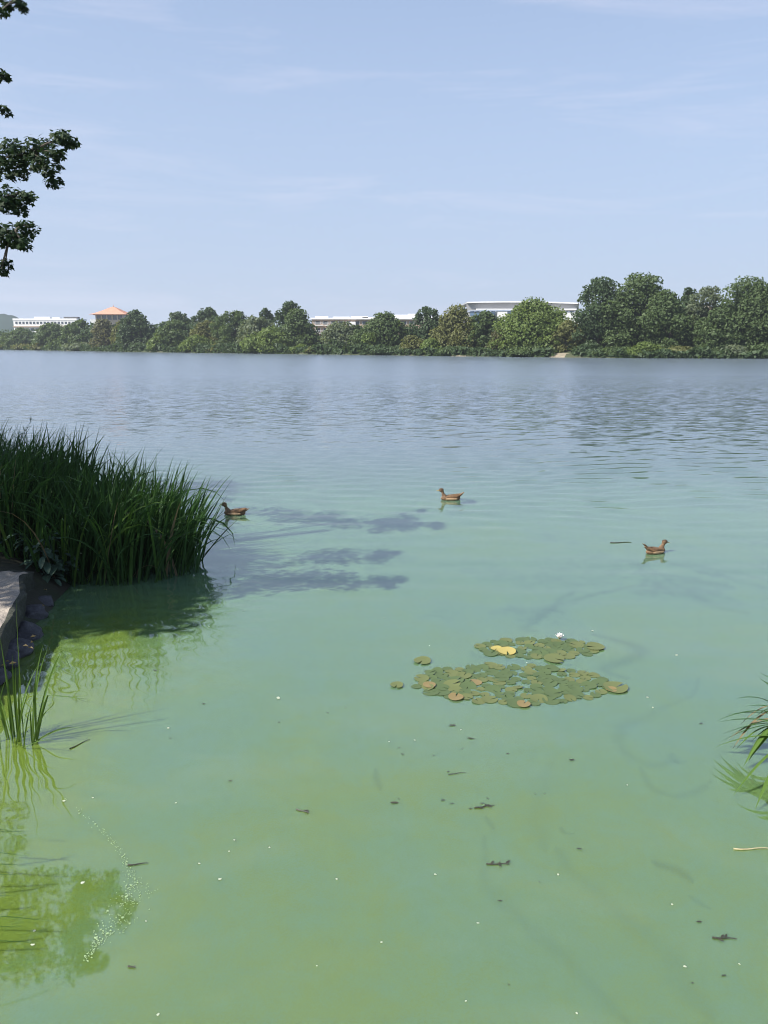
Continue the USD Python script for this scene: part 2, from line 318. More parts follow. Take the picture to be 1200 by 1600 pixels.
def patch(P00, P10, P11, P01):              # a flat sheet of the open water round the finely rippled part
    global n0
    Vw.append(np.array([P00, P10, P11, P01], float)); Fw.append(np.array([[n0, n0 + 1, n0 + 2, n0 + 3]])); n0 += 4
    Aw.append(algae(Vw[-1][:, 0], Vw[-1][:, 1]))
tL = math.tan(34 * DEG)
for ya, yb in ((62, 120), (120, 250), (250, 500), (500, 1100)):
    for xa in np.linspace(-1, 1, 13)[:-1]:
        patch((xa * 1.6 * ya, ya, 0), ((xa + 1 / 6) * 1.6 * ya, ya, 0), ((xa + 1 / 6) * 1.6 * yb, yb, 0), (xa * 1.6 * yb, yb, 0))
for s in (-1, 1):
    for ya, yb in ((2.6, 10), (10, 25), (25, 62)):
        a, b, c, d = (s * tL * ya, ya, 0), (s * 1.6 * 62, ya, 0), (s * 1.6 * 62, yb, 0), (s * tL * yb, yb, 0)
        patch(*((a, b, c, d) if s > 0 else (b, a, d, c)))
patch((-99, -4, 0), (99, -4, 0), (99, 2.6, 0), (-99, 2.6, 0))
Vw, Fw, Aw = np.vstack(Vw), np.vstack(Fw), np.concatenate(Aw)
mat('lake_water', {
    'g': ('geometry', {}), 'at': ('attribute', {'attribute': 'algae'}), 'sep': ('separate_xyz', {}),
    'sp': ('noise_texture', {'scale': 55.0, 'detail': 4.0, 'roughness': 0.7}), 'spr': ('map_range', {'from_min': 0.3, 'from_max': 0.7, 'to_min': -0.09, 'to_max': 0.09}),
    'st': ('noise_texture', {'scale': 2.6, 'detail': 6.0, 'roughness': 0.65, 'distortion': 1.6}), 'str': ('map_range', {'from_min': 0.3, 'from_max': 0.7, 'to_min': -0.07, 'to_max': 0.07}), 'add2': ('math', {'math_type': 'add'}),
    'add': ('math', {'math_type': 'add', 'use_clamp': True}),
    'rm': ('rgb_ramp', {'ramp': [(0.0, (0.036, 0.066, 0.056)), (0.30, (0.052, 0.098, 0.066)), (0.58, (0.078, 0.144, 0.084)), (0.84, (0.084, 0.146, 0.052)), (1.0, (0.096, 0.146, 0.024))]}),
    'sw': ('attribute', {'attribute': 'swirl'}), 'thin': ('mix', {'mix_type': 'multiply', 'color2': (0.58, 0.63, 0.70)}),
    'open': ('mix', {'mix_type': 'mix', 'color2': (0.105, 0.135, 0.172)}),  # far body colour raised, painting in sky reflection averaged over the waves
    'mpa': ('mapping', {'mapping_type': 'point', 'scale': (1.6, 4.4, 1.0)}), 'b1': ('noise_texture', {'scale': 1.0, 'detail': 4.0, 'roughness': 0.65}),
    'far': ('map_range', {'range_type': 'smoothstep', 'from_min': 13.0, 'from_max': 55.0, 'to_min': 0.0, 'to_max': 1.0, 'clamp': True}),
    'cen': ('vector_math', {'math_type': 'subtract', 'vector2': (0.5, 0.5, 0.5)}), 'flat': ('vector_math', {'math_type': 'multiply', 'vector2': (0.4, 0.8, 0.0)}),
    'amp': ('vector_math', {'math_type': 'scale'}), 'nadd': ('vector_math', {'math_type': 'add'}), 'nn': ('vector_math', {'math_type': 'normalize'}),
    'rg': ('map_range', {'from_min': 5.0, 'from_max': 90.0, 'to_min': 0.03, 'to_max': 0.22, 'clamp': True}),
    'p': ('principled_bsdf', {'ior': 2.6, 'specular_ior_level': 0.5, 'subsurface_method': 'burley', 'subsurface_weight': 1.0, 'subsurface_scale': 0.05, 'subsurface_radius': (1.0, 1.0, 0.8)})},
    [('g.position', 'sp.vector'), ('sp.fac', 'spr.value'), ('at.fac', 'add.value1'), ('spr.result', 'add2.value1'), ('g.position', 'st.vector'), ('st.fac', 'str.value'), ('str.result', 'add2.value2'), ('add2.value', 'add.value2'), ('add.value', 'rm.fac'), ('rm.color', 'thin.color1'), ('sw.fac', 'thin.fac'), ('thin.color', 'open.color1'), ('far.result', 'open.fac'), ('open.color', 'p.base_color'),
     ('g.position', 'sep.vector'), ('sep.y', 'far.value'), ('g.position', 'mpa.vector'), ('mpa.vector', 'b1.vector'), ('b1.color', 'cen.vector1'), ('cen.vector', 'flat.vector1'),
     ('flat.vector', 'amp.vector1'), ('far.result', 'amp.scale'), ('g.normal', 'nadd.vector1'), ('amp.vector', 'nadd.vector2'), ('nadd.vector', 'nn.vector1'),
     ('nn.vector', 'p.normal'), ('sep.y', 'rg.value'), ('rg.result', 'p.roughness')], 'p.BSDF')
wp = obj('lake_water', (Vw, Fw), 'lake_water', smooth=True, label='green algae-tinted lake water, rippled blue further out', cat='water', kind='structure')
pv = UsdGeom.PrimvarsAPI(stage.GetPrimAtPath(wp)).CreatePrimvar('algae', Sdf.ValueTypeNames.FloatArray, 'vertex')
pv.Set(Vt.FloatArray.FromNumpy(Aw.astype(np.float32)))

pv = UsdGeom.PrimvarsAPI(stage.GetPrimAtPath(wp)).CreatePrimvar('swirl', Sdf.ValueTypeNames.FloatArray, 'vertex')
pv.Set(Vt.FloatArray.FromNumpy(np.concatenate(SWIRL).astype(np.float32)))

# ------------------------------------------------------------------ far trees
def unit(v): return v / (np.linalg.norm(v, axis=-1, keepdims=True) + 1e-9)
def cards(P, N, size, r, stretch=1.5):
    """One small leaf spray (two triangles, slightly folded) at each point, facing roughly along N."""
    n = len(P); a = unit(np.cross(N, r.normal(size=(n, 3)))); b = np.cross(N, a)
    s = size * r.uniform(.6, 1.4, (n, 1)); fold = N * s * r.uniform(-.35, .35, (n, 1))
    v = np.stack([P - a * s * stretch * .5, P - b * s * .5 + fold, P + a * s * stretch * .5, P + b * s * .5 + fold], 1).reshape(-1, 3)
    i = np.arange(n)[:, None] * 4
    return v, np.vstack([i + [0, 1, 2], i + [0, 2, 3]])
def crown(cx, cy, z0, z1, w, r, style='round', dens=1.0, leaf=0.55, depth=None):
    """Foliage of one tree: leaf sprays over uneven boughs that together fill the crown."""
    H = z1 - z0; depth = depth or w * .8; boughs = []
    n = {'round': 44, 'willow': 38, 'tall': 40, 'bush': 18, 'loose': 40}[style]; lop = r.uniform(0, 6.283, 3)
    for k in range(n):
        t = (k + r.random()) / n
        if style == 'round': prof = math.sin(math.pi * min(1, .30 + .66 * t)) ** .55
        elif style == 'willow': prof = math.cos(t * 1.45) ** .55
        elif style == 'tall': prof = (1 - t) ** .55 * (.55 + .45 * min(1, t * 5))
        elif style == 'bush': prof = math.cos(t * 1.5) ** .5
        else: prof = math.sin(math.pi * min(1, .2 + .74 * t)) ** .6
        ang = r.random() * 6.283; rad = prof * (.45 + .55 * math.sqrt(r.random()))
        prof *= 1 + .22 * math.sin(3 * ang + 5 * t + lop[0]) + .14 * math.sin(9 * t + lop[1]); br = w * (.075 + .15 * r.random() ** 1.5) * (.75 + .4 * prof) * (1.25 if style == 'bush' else 1)
        rr = max(.0, rad * w / 2 - br * .75)
        boughs.append((cx + rr * math.cos(ang), cy + rr * math.sin(ang) * depth / w, z0 + H * (.03 + .97 * t) - br * .72 * t, br, br * (1.0 if style != 'willow' else 1.5)))
    Ps, Ns = [], []
    for (x, y, z, br, bz) in boughs:
        m = int(dens * 8 * (br / leaf) ** 2) + 24
        d = unit(r.normal(size=(m, 3))); d[:, 2] = np.where(r.random(m) < .35, np.abs(d[:, 2]), d[:, 2])
        lump = .68 + .62 * meshkit.fbm(d * 2.1 + np.array([x, y, z]), 3, 7)
        sh = lump * (1 - .55 * r.random(m) ** 2.2)
        P = np.array([x, y, z]) + d * np.array([br, br, bz]) * sh[:, None]
        keep = P[:, 2] > z0 - .1
        Ps.append(P[keep]); Ns.append(unit(d + r.normal(0, .75, (m, 3)) + np.array([0, 0, .25]))[keep])
    P, N = np.vstack(Ps), np.vstack(Ns)
    P[:, 2] -= 0
    lo_, hi_ = np.percentile(P[:, 0], [1.5, 98.5]); P[:, 0] = cx + (P[:, 0] - (lo_ + hi_) / 2) * w / (hi_ - lo_)
    hi = P[:, 2].max(); P[:, 2] = z0 + (P[:, 2] - z0) * (H / max(.1, hi - z0)) ** 1.0
    return cards(P, N, leaf, r), boughs
def trunk_mesh(cx, cy, zb, boughs, H, r, rad):
    ms = []
    top = np.array([cx + r.normal(0, .04 * H), cy, zb + H * .72])
    ts = np.linspace(0, 1, 6)
    line = np.array([np.array([cx, cy, zb - .4]) * (1 - t) + top * t + np.array([.02 * H * math.sin(3 * t + cx), 0, 0]) for t in ts])
    ms.append(tube(line, rad * (1 - .75 * ts), 7))
    for b in boughs[::3]:
        e = np.array(b[:3]); t0 = np.clip((e[2] - zb) / H * .7, .15, .6); s = line[0] * (1 - t0) + line[-1] * t0
        mid = (s + e) / 2 + np.array([0, 0, -.03 * H])
        ms.append(tube([s, mid, e], [rad * .4, rad * .26, rad * .1], 5))
    return cat(ms)
def far_tree(x0, x1, top, back, tone, style, label, name='broadleaf_tree', category='tree', group=None, lift=0.0, dens=1.0):
    cxp = (x0 + x1) / 2; s = shore(cxp); d = s[:2] / np.linalg.norm(s[:2])
    Y = s[1] + back * d[1]
    c = at(cxp, 535, Y); w = (x1 - x0) / FPX * Y / CP * 1.0
    zt = at(cxp, top, Y)[2]; zb = float(np.interp(back, offs, hts))
    r = np.random.default_rng(int(x0 * 7 + x1 * 13 + top))
    px_m = Y / FPX
    z0 = zb + lift * (zt - zb)
    leaf = np.clip(2.7 * px_m, .28, 1.0)
    (v, f), boughs = crown(c[0], Y, z0, zt, w, r, style, dens=dens, leaf=leaf)
    t = thing(name, label, category, (c[0], Y, zb), group)
    H = zt - zb
    if style != 'bush': obj('trunk', trunk_mesh(c[0], Y, zb, boughs, H, r, .018 * H + .06), 'bark', t)
    else: obj('stem', cat([tube([(c[0] + .1 * k, Y, zb - .2), (boughs[k][0], boughs[k][1], boughs[k][2])], [.06, .03], 5) for k in range(0, 9, 2)]), 'bark', t)
    obj('crown' if style != 'bush' else 'foliage', trimesh.Trimesh(v, f, process=False), 'leaf_' + tone, t)
G = 'trees along the far shore'
TREES = [
 (-40, 12, 511, 10, 'dark', 'round', 'dark tree cut off by the left edge of the photo, on the far shore'),
 (8, 58, 512, 14, 'mid', 'round', 'low rounded green tree under the left end of the long white building'),
 (58, 112, 504, 14, 'mid', 'round', 'mid green tree in front of the middle of the long white building'),
 (98, 152, 499, 16, 'mid', 'round', 'mid green tree between the long white building and the salmon-roofed tower'),
 (146, 184, 497, 8, 'brown', 'willow', 'dull olive-brown willow directly below the salmon-roofed tower'),
 (176, 204, 501, 7, 'olive', 'willow', 'narrow olive willow against the left side of the big dark round tree'),
 (190, 247, 484, 9, 'dark', 'round', 'big dense dark round tree just right of the salmon-roofed tower'),
 (246, 302, 499, 12, 'mid', 'round', 'rounded green tree below the pair of dark treetops left of centre'),
 (256, 304, 487, 40, 'dark', 'loose', 'left one of two dark treetops rising behind the left woods'),
 (298, 352, 480, 42, 'dark', 'loose', 'right and taller one of two dark treetops behind the left woods'),
 (303, 348, 501, 14, 'olive', 'round', 'olive tree behind the low yellow-green bush left of centre'),
 (338, 402, 485, 14, 'mid', 'round', 'broad green tree left of the pale grey-green willow'),
 (376, 432, 492, 9, 'pale', 'willow', 'pale grey-green willow left of the tall dark tree'),
 (403, 432, 482, 36, 'dark', 'round', 'small dark rounded treetop peeping over the pale willow'),
 (433, 482, 470, 26, 'dark', 'loose', 'tall dark tree with uneven top, left of the flat beige building'),
 (440, 496, 482, 12, 'mid', 'tall', 'dense green tree in front of the tall dark one beside the beige building'),
 (506, 560, 502, 9, 'pale', 'round', 'grey-green tree standing before the middle of the flat beige building'),
 (540, 572, 508, 14, 'dark', 'round', 'dark tree tucked behind the left side of the cone-shaped tree'),
 (556, 634, 487, 10, 'mid', 'tall', 'broad cone-shaped green tree before the beige building right of centre'),
 (643, 692, 479, 18, 'dark', 'loose', 'dark tree left of the yellowish willow'),
 (678, 750, 474, 10, 'olive', 'willow', 'tall yellowish-olive willow left of the white arena roof'),
 (728, 788, 485, 13, 'mid', 'round', 'green tree under the left end of the white arena roof'),
 (764, 796, 514, 7, 'brown', 'willow', 'small brownish-olive tree at the left foot of the bright green tree'),
 (784, 888, 463, 10, 'bright', 'round', 'wide bright green tree before the arena roof'),
 (864, 908, 500, 8, 'olive', 'round', 'small olive tree above the sandy landing'),
 (896, 978, 432, 12, 'dark', 'round', 'tall dark tree right of the sandy landing'),
 (944, 1052, 425, 14, 'mid', 'loose', 'tallest tree on the far shore, broad with a ragged top'),
 (1008, 1082, 452, 10, 'mid', 'round', 'green tree at the right foot of the tallest tree'),
 (1050, 1094, 449, 20, 'dark', 'loose', 'thin loose-topped dark tree left of the pale green tree at right'),
 (1072, 1136, 447, 12, 'pale', 'round', 'pale green tree between the loose dark one and the large tree at right edge'),
 (1122, 1222, 431, 10, 'mid', 'loose', 'large ragged green tree at the right edge of the photo'),
 (1090, 1150, 480, 6, 'mid', 'round', 'lower green tree below the pale tree near the right edge'),
 (1190, 1290, 440, 12, 'mid', 'round', 'tree mostly beyond the right edge of the photo on the far shore'),
]
for a in TREES: far_tree(*a, group=G)
BUSHES = [
 (-30, 26, 536, 3, 'olive', 'low light olive bush at the far left of the shoreline'), (20, 52, 537, 3, 'olive', 'low olive bush under the left end of the white building'),
 (48, 80, 537, 3, 'olive', 'low olive bush under the middle of the white building'), (76, 108, 531, 5, 'mid', 'dark green bush between the olive bushes and the pale mound at left'),
 (104, 145, 535, 3, 'pale', 'pale smooth mound of a bush left of the brown willow'), (234, 264, 521, 4, 'bright', 'bright bush at the right foot of the big dark round tree'),
 (285, 332, 523, 4, 'bright', 'rounded yellow-green bush left of the broad green tree'), (326, 352, 537, 3, 'olive', 'small olive bush right of the rounded yellow-green bush'),
 (384, 456, 509, 4, 'bright', 'big light green bushy tree in front of the pale willow'), (456, 484, 538, 3, 'bright', 'low light green bush beside the water below the tall dark tree'),
 (480, 512, 540, 3, 'olive', 'low bush in front of the balconies of the beige building'), (508, 545, 530, 5, 'dark', 'dark bush under the grey-green tree before the beige building'),
 (560, 592, 520, 4, 'bright', 'light green bush at the left foot of the cone-shaped tree'), (586, 634, 540, 3, 'dark', 'dark bush under the cone-shaped tree'),
 (628, 664, 524, 4, 'olive', 'rounded olive bush left of the small bright green bush'), (660, 692, 529, 3, 'bright', 'small bright green bush under the dark tree left of the willow'),
 (690, 742, 540, 3, 'mid', 'green bush at the foot of the yellowish willow'), (742, 772, 543, 3, 'mid', 'low bush between the willow and the brownish-olive tree'),
 (800, 862, 538, 3, 'mid', 'green bush at the foot of the wide bright green tree'), (900, 942, 536, 4, 'dark', 'dark bush right of the sandy landing'),
 (984, 1034, 534, 3, 'bright', 'light green bush at the foot of the tallest tree'), (936, 990, 541, 3, 'mid', 'low green bush left of the light bush under the tallest tree'),
 (1044, 1092, 541, 3, 'olive', 'flat olive bush under the loose dark tree at right'), (1086, 1130, 533, 4, 'mid', 'green bush below the pale tree at right'),
 (1128, 1170, 538, 3, 'pale', 'pale leafy bush at the water under the large tree at right'), (1164, 1216, 536, 4, 'mid', 'green bush cut by the right edge of the photo'),
]
for (a, b, t_, bk, tone, lab) in BUSHES: far_tree(a, b, t_, bk, tone, 'bush', lab, name='shore_bush', category='bush', group='bushes along the far waterline', dens=1.2)
# the wood's dark undergrowth behind the first trees, one mass
r = np.random.default_rng(2); PP, NN, SS = [], [], []
for px in np.arange(-60, 1290, 2.2):
    s_ = shore(px); d = s_[:2] / np.linalg.norm(s_[:2]); bk = r.uniform(15, 30); q = s_[:2] + d * bk
    ht = float(np.interp(px, [-60, 60, 200, 260, 480, 490, 560, 565, 640, 700, 790, 860, 900, 950, 1290], [524, 518, 510, 512, 512, 530, 530, 514, 522, 508, 512, 512, 505, 480, 478])) + r.uniform(-6, 8)
    zt = at(px, ht, q[1])[2]; k = q[1] / FPX; n_ = 70
    P = np.column_stack([q[0] + r.normal(0, 5 * k, n_), q[1] + r.normal(0, 2.0, n_), 1.2 + (zt - 1.2) * r.random(n_) ** .8]); PP.append(P)
    NN.append(unit(r.normal(0, .7, (n_, 3)) + [0, -.4, .5]))
for px in np.arange(-60, 1290, 1.1):
    if 862 < px < 898: continue
    s_ = shore(px); d = s_[:2] / np.linalg.norm(s_[:2]); q = s_[:2] + d * r.uniform(.3, 2.5); k = q[1] / FPX; n_ = 16
    hh = (1.0 + 1.6 * meshkit.noise(np.array([[px * .06, 0, 0]]))[0]) * (1.3 if px < 600 else .9)
    PP.append(np.column_stack([q[0] + r.normal(0, 1.5 * k, n_), q[1] + r.normal(0, .5, n_), .1 + hh * r.random(n_)])); NN.append(unit(r.normal(0, .7, (n_, 3)) + [0, -.3, .6]))
v, f = cards(np.vstack(PP), np.vstack(NN), .75, r)
obj('undergrowth', trimesh.Trimesh(v, f, process=False), 'leaf_dark', label='dark undergrowth filling the wood behind the far shore trees', cat='undergrowth', kind='stuff')
# sandy landing
def sand_patch(x0, x1, label):
    r = np.random.default_rng(int(x0)); ring = []
    P = []
    for x in np.linspace(x0, x1, 16):
        s = shore(x); d = s[:2] / np.linalg.norm(s[:2]); e = 1 - ((x - (x0 + x1) / 2) / ((x1 - x0) / 2)) ** 2
        P.append([(*(s[:2] + d * (-.9 + .5 * r.random() * e)), -.1), (*(s[:2] + d * (.7 + r.random() * .4)), .24 + .3 * e), (*(s[:2] + d * (1.5 + 2.2 * e)), .50 + .55 * e), (*(s[:2] + d * (2 + 4 * e)), .6)])
    P = np.array(P); n = 4
    f = [[i * n + k, (i + 1) * n + k, (i + 1) * n + k + 1, i * n + k + 1] for i in range(15) for k in range(3)]
    obj('sandy_landing', (P.reshape(-1, 3), np.array(f)), 'sand', smooth=True, label=label, cat='beach', kind='structure')
sand_patch(858, 902, 'bare sandy landing between the bright green and the tall dark tree')
sand_patch(704, 728, 'small bare patch of bank under the yellowish willow')

# ------------------------------------------------------------------ buildings behind the trees
def facade(px0, px1, Y): return at(px0, 535, Y)[0], at(px1, 535, Y)[0]
def zof(py, Y): return at(600, py, Y)[2]
Y = 540.0                                   # long white building
x0, x1 = facade(24, 122, Y)
t = thing('office_building', 'long white flat-roofed building behind the trees at the far left', 'building', (x0, Y, 4))
obj('wall', box(x0, x1, Y, Y + 18, 3, zof(500.5, Y)), 'white_wall', t)
obj('parapet', box(x0 - .3, x1 + .3, Y - .3, Y + 18.3, zof(500.5, Y) + .01, zof(497.6, Y)), 'roof_white', t)
obj('ledge', box(x0 - .2, x1 + .2, Y - .9, Y - .02, zof(511.3, Y), zof(509.6, Y)), 'tan_wall', t)
zc, zd = zof(506.2, Y), zof(502.8, Y)
for k in range(17):
    xa = x0 + 1.2 + k * (x1 - x0 - 2.0) / 17
    w_ = obj('window', box(xa, xa + 1.55, Y - .06, Y + .06, zc, zd), 'window_glass', t)
    obj('sill', box(xa - .1, xa + 1.65, Y - .16, Y - .07, zc - .2, zc - .01), 'white_wall', w_)
for k in range(12):
    xa = x0 + 1.0 + k * (x1 - x0 - 2) / 12
    obj('window', box(xa, xa + 2.4, Y - .06, Y + .06, zof(517.5, Y), zof(513, Y)), 'window_glass', t)
for k, (a, b, h_) in enumerate(((52, 76, 2.0), (80, 92, 1.4), (98, 120, 1.9))):
    xa, xb = facade(a, b, Y); obj('rooftop_unit', box(xa, xb, Y + 5, Y + 9, zof(497.6, Y) + .01, zof(497.6, Y) + h_ * .62), 'grey_panel' if k != 2 else 'dark_metal', t)

Y = 520.0                                   # tower with the salmon hip roof
x0, x1 = facade(149, 197, Y); xm = (x0 + x1) / 2; W = x1 - x0
t = thing('pavilion_tower', 'square tower with flared salmon-orange hip roof above the trees at left', 'tower', (xm, Y, 4))
obj('wall', box(x0 + 1.5, x1 - 1.5, Y + 1.5, Y + W - 1.5, 3, zof(499.5, Y)), 'beige_wall', t)
obj('glazing', box(x0 + 1.3, x1 - 1.3, Y + 1.3, Y + W - 1.3, zof(499.5, Y) + .01, zof(492.5, Y)), 'window_glass', t)
for k in range(6):
    xa = x0 + 1 + k * (W - 2.6) / 5; obj('column', box(xa, xa + .7, Y + .7, Y + 1.25, zof(500, Y), zof(492.2, Y)), 'beige_wall', t)
obj('fascia', box(x0 - .2, x1 + .2, Y - .2, Y + W + .2, zof(492.4, Y) + .02, zof(491.2, Y)), 'tan_wall', t)
zr0, zr1 = zof(491.2, Y) + .02, zof(478.6, Y); ov = 2.3; rr = []
for fr, zz in ((1.0, 0.0), (.80, .13), (.5, .45), (.24, .80), (.07, 1.0)):
    hw = (W / 2 + ov) * fr; z = zr0 + (zr1 - zr0) * zz
    rr += [(xm - hw, Y + W / 2 - hw, z), (xm + hw, Y + W / 2 - hw, z), (xm + hw, Y + W / 2 + hw, z), (xm - hw, Y + W / 2 + hw, z)]
rf = [[4 * i + k, 4 * i + (k + 1) % 4, 4 * (i + 1) + (k + 1) % 4, 4 * (i + 1) + k] for i in range(4) for k in range(4)] + [[16, 17, 18, 19], [3, 2, 1, 0]]
roof = obj('roof', (rr, np.array(rf)), 'salmon_roof', t)
obj('finial', trimesh.creation.cone(.35, 1.6).apply_translation([xm, Y + W / 2, zr1]), 'salmon_roof', roof)
xa, xb = facade(140, 149, Y); obj('annex', box(xa, xb, Y + 4, Y + 14, 3, zof(498.6, Y)), 'grey_panel', t)

Y = 345.0                                   # flat beige building in the middle
x0, x1 = facade(488, 702, Y)
t = thing('apartment_building', 'low beige flat-roofed building with balconies showing between trees near the centre', 'building', (x0, Y, 3))
obj('wall', box(x0, x1, Y, Y + 20, 2, zof(499, Y)), 'tan_wall', t)
obj('roof', box(x0 - .6, x1 + .6, Y - .9, Y + 20.5, zof(499, Y) + .01, zof(496.6, Y)), 'roof_white', t)
for (a, b, p0, p1, m_) in ((492, 512, 496.6, 494, 'roof_white'), (520, 546, 496.6, 494.6, 'roof_white'), (548, 575, 496.6, 493.6, 'grey_panel'), (616, 650, 496.6, 491.5, 'roof_white'), (638, 652, 491.4, 489.8, 'grey_panel'), (566, 600, 496.6, 495, 'roof_white'), (660, 690, 496.6, 494.2, 'grey_panel')):
    xa, xb = facade(a, b, Y); obj('rooftop_unit', box(xa, xb, Y + 3 + (p1 < 491) * .5, Y + 8, zof(p0, Y) + .02, zof(p1, Y)), m_, t)
for row, (pa, pb) in enumerate(((507, 502), (519, 513), (531, 525), (543, 537))):
    for k in range(17):
        xa = x0 + 1.5 + k * (x1 - x0 - 2) / 17
        w_ = obj('window', box(xa, xa + 1.9, Y - .07, Y + .07, zof(pa, Y), zof(pb, Y)), 'window_glass', t)
        if row < 3: obj('frame', cat([box(xa - .14, xa - .01, Y - .1, Y + .02, zof(pa, Y), zof(pb, Y)), box(xa + 1.91, xa + 2.04, Y - .1, Y + .02, zof(pa, Y), zof(pb, Y))]), 'white_wall', w_)
    for (a, b) in ((490, 506), (508, 522), (536, 552), (672, 690)):
        xa, xb = facade(a, b, Y)
        bal = obj('balcony', box(xa, xb, Y - 1.7, Y - .12, zof(pa, Y) - .55, zof(pa, Y) - .33), 'white_wall', t)
        obj('railing', cat([box(xa, xb, Y - 1.7, Y - 1.62, zof(pa, Y) + .55, zof(pa, Y) + .66)] + [box(xa + q * (xb - xa) / 9, xa + q * (xb - xa) / 9 + .07, Y - 1.69, Y - 1.63, zof(pa, Y) - .32, zof(pa, Y) + .54) for q in range(9)]), 'white_wall', bal)
xa, xb = facade(547, 556, Y)
obj('stair_tower', box(xa, xb, Y - 2.2, Y - .1, 2, zof(503, Y)), 'white_wall', t)

Y = 430.0                                   # arena with the wide shallow roof
x0, x1 = facade(728, 902, Y)
t = thing('arena_building', 'wide grey building with shallow curved white roof edge behind the bright green tree', 'building', ((x0 + x1) / 2, Y, 3))
obj('wall', box(x0 + 1, x1 - 1, Y + 1, Y + 45, 2, zof(487, Y)), 'arena_wall', t)
n = 24; xs = np.linspace(x0, x1, n + 1)
def arc(x, lift): return zof(474.5, Y) + lift + (zof(471.8, Y) - zof(474.5, Y)) * (1 - ((x - (x0 * .6 + x1 * .4)) / ((x1 - x0) * .62)) ** 2)
def strip(y0, y1, lo, hi):
    v = []
    for x in xs: v += [(x, y0, arc(x, lo)), (x, y0, arc(x, hi)), (x, y1, arc(x, hi)), (x, y1, arc(x, lo))]
    f = [[4 * i + k, 4 * (i + 1) + k, 4 * (i + 1) + (k + 1) % 4, 4 * i + (k + 1) % 4] for i in range(n) for k in range(4)] + [[0, 1, 2, 3], [4 * n + 3, 4 * n + 2, 4 * n + 1, 4 * n]]
    return v, np.array(f)
obj('roof_edge', strip(Y - 1.2, Y - .2, -.3, .35), 'roof_white', t)
obj('roof', strip(Y - .19, Y + 48, -.4, .4), 'roof_grey', t)
obj('upper_wall', strip(Y + .3, Y + .95, -4.0, -.45), 'arena_wall', t)
obj('canopy', box(x0 + 5, x1 - 2, Y - 3, Y - .1, zof(484.5, Y), zof(482.6, Y)), 'roof_white', t)
for k in range(20):
    xa = x0 + 2 + k * (x1 - x0 - 4) / 20
    for (pa, pb) in ((493, 486), (502, 494.5), (512, 503.5), (522, 513.5)):
        w_ = obj('window', box(xa, xa + 2.3, Y + .9, Y + 1.06, zof(pa, Y), zof(pb, Y)), 'arena_glass', t)
xa, xb = facade(775, 790, Y); obj('white_bay', box(xa, xb, Y - 2.5, Y + .85, 2, zof(486, Y)), 'white_wall', t)
xa, xb = facade(876, 902, Y); obj('side_block', box(xa, xb, Y - 6, Y - 3.1, 2, zof(489, Y)), 'white_wall', t)

Y = 258.0                                   # house among the trees at right
x0, x1 = facade(1062, 1106, Y)
t = thing('white_house', 'pale house just visible through the trees at the right', 'house', ((x0 + x1) / 2, Y, 2))
obj('wall', box(x0, x1, Y, Y + 8, 1.5, zof(486, Y)), 'white_wall', t)
zr = zof(486, Y) + .01; zk = zof(476, Y); e = .5
obj('roof', ([(x0 - e, Y - e, zr), (x1 + e, Y - e, zr), (x1 + e, Y + 8 + e, zr), (x0 - e, Y + 8 + e, zr), (x0 - e, Y + 4, zk), (x1 + e, Y + 4, zk)],
             np.array([[0, 1, 5], [0, 5, 4], [2, 3, 4], [2, 4, 5], [3, 0, 4], [1, 2, 5], [0, 3, 2], [0, 2, 1]])), 'beige_wall', t)
for k in range(4):
    xa = x0 + .8 + k * 2.2; w_ = obj('window', box(xa, xa + 1.0, Y - .05, Y + .05, zof(497, Y), zof(490, Y)), 'window_glass', t)

# ------------------------------------------------------------------ blades (reeds and other water plants)
def blade(root, az, lean, length, width, droop, r, seg=8, kink=None, twist=.4):
    """A long strap leaf: rises from its root, leans towards az and bends over; folded along its midrib."""
    h = np.array([math.cos(az), math.sin(az), 0]); p = np.array(root, float); ang = lean; P = [p.copy()]
    for i in range(seg):
        u = (i + .5) / seg
        ang += droop / seg * (u * 2.0)
        if kink and abs(u - kink[0]) < .5 / seg: ang += kink[1]
        d = h * math.sin(ang) + np.array([0, 0, 1]) * math.cos(ang)
        p = p + d * length / seg; P.append(p.copy())
    P = np.array(P); n = len(P); s = np.linspace(0, 1, n)
    wd = width * np.minimum(1, (1 - s) * 2.2 + .03) * (.75 + .25 * np.minimum(1, s * 4))
    tw = r.uniform(0, 6.283) + twist * s
    side = np.stack([np.cos(tw), np.sin(tw), 0 * tw], 1)
    tan = unit(np.gradient(P, axis=0)); side = unit(side - tan * (side * tan).sum(1, keepdims=True)); nor = np.cross(tan, side)
    v = np.stack([P - side * wd[:, None] / 2 + nor * wd[:, None] * .16, P, P + side * wd[:, None] / 2 + nor * wd[:, None] * .16], 1).reshape(-1, 3)
    f = []
    for i in range(n - 1):
        a = 3 * i; f += [[a, a + 1, a + 4], [a, a + 4, a + 3], [a + 1, a + 2, a + 5], [a + 1, a + 5, a + 4]]
    return trimesh.Trimesh(v, f, process=False)

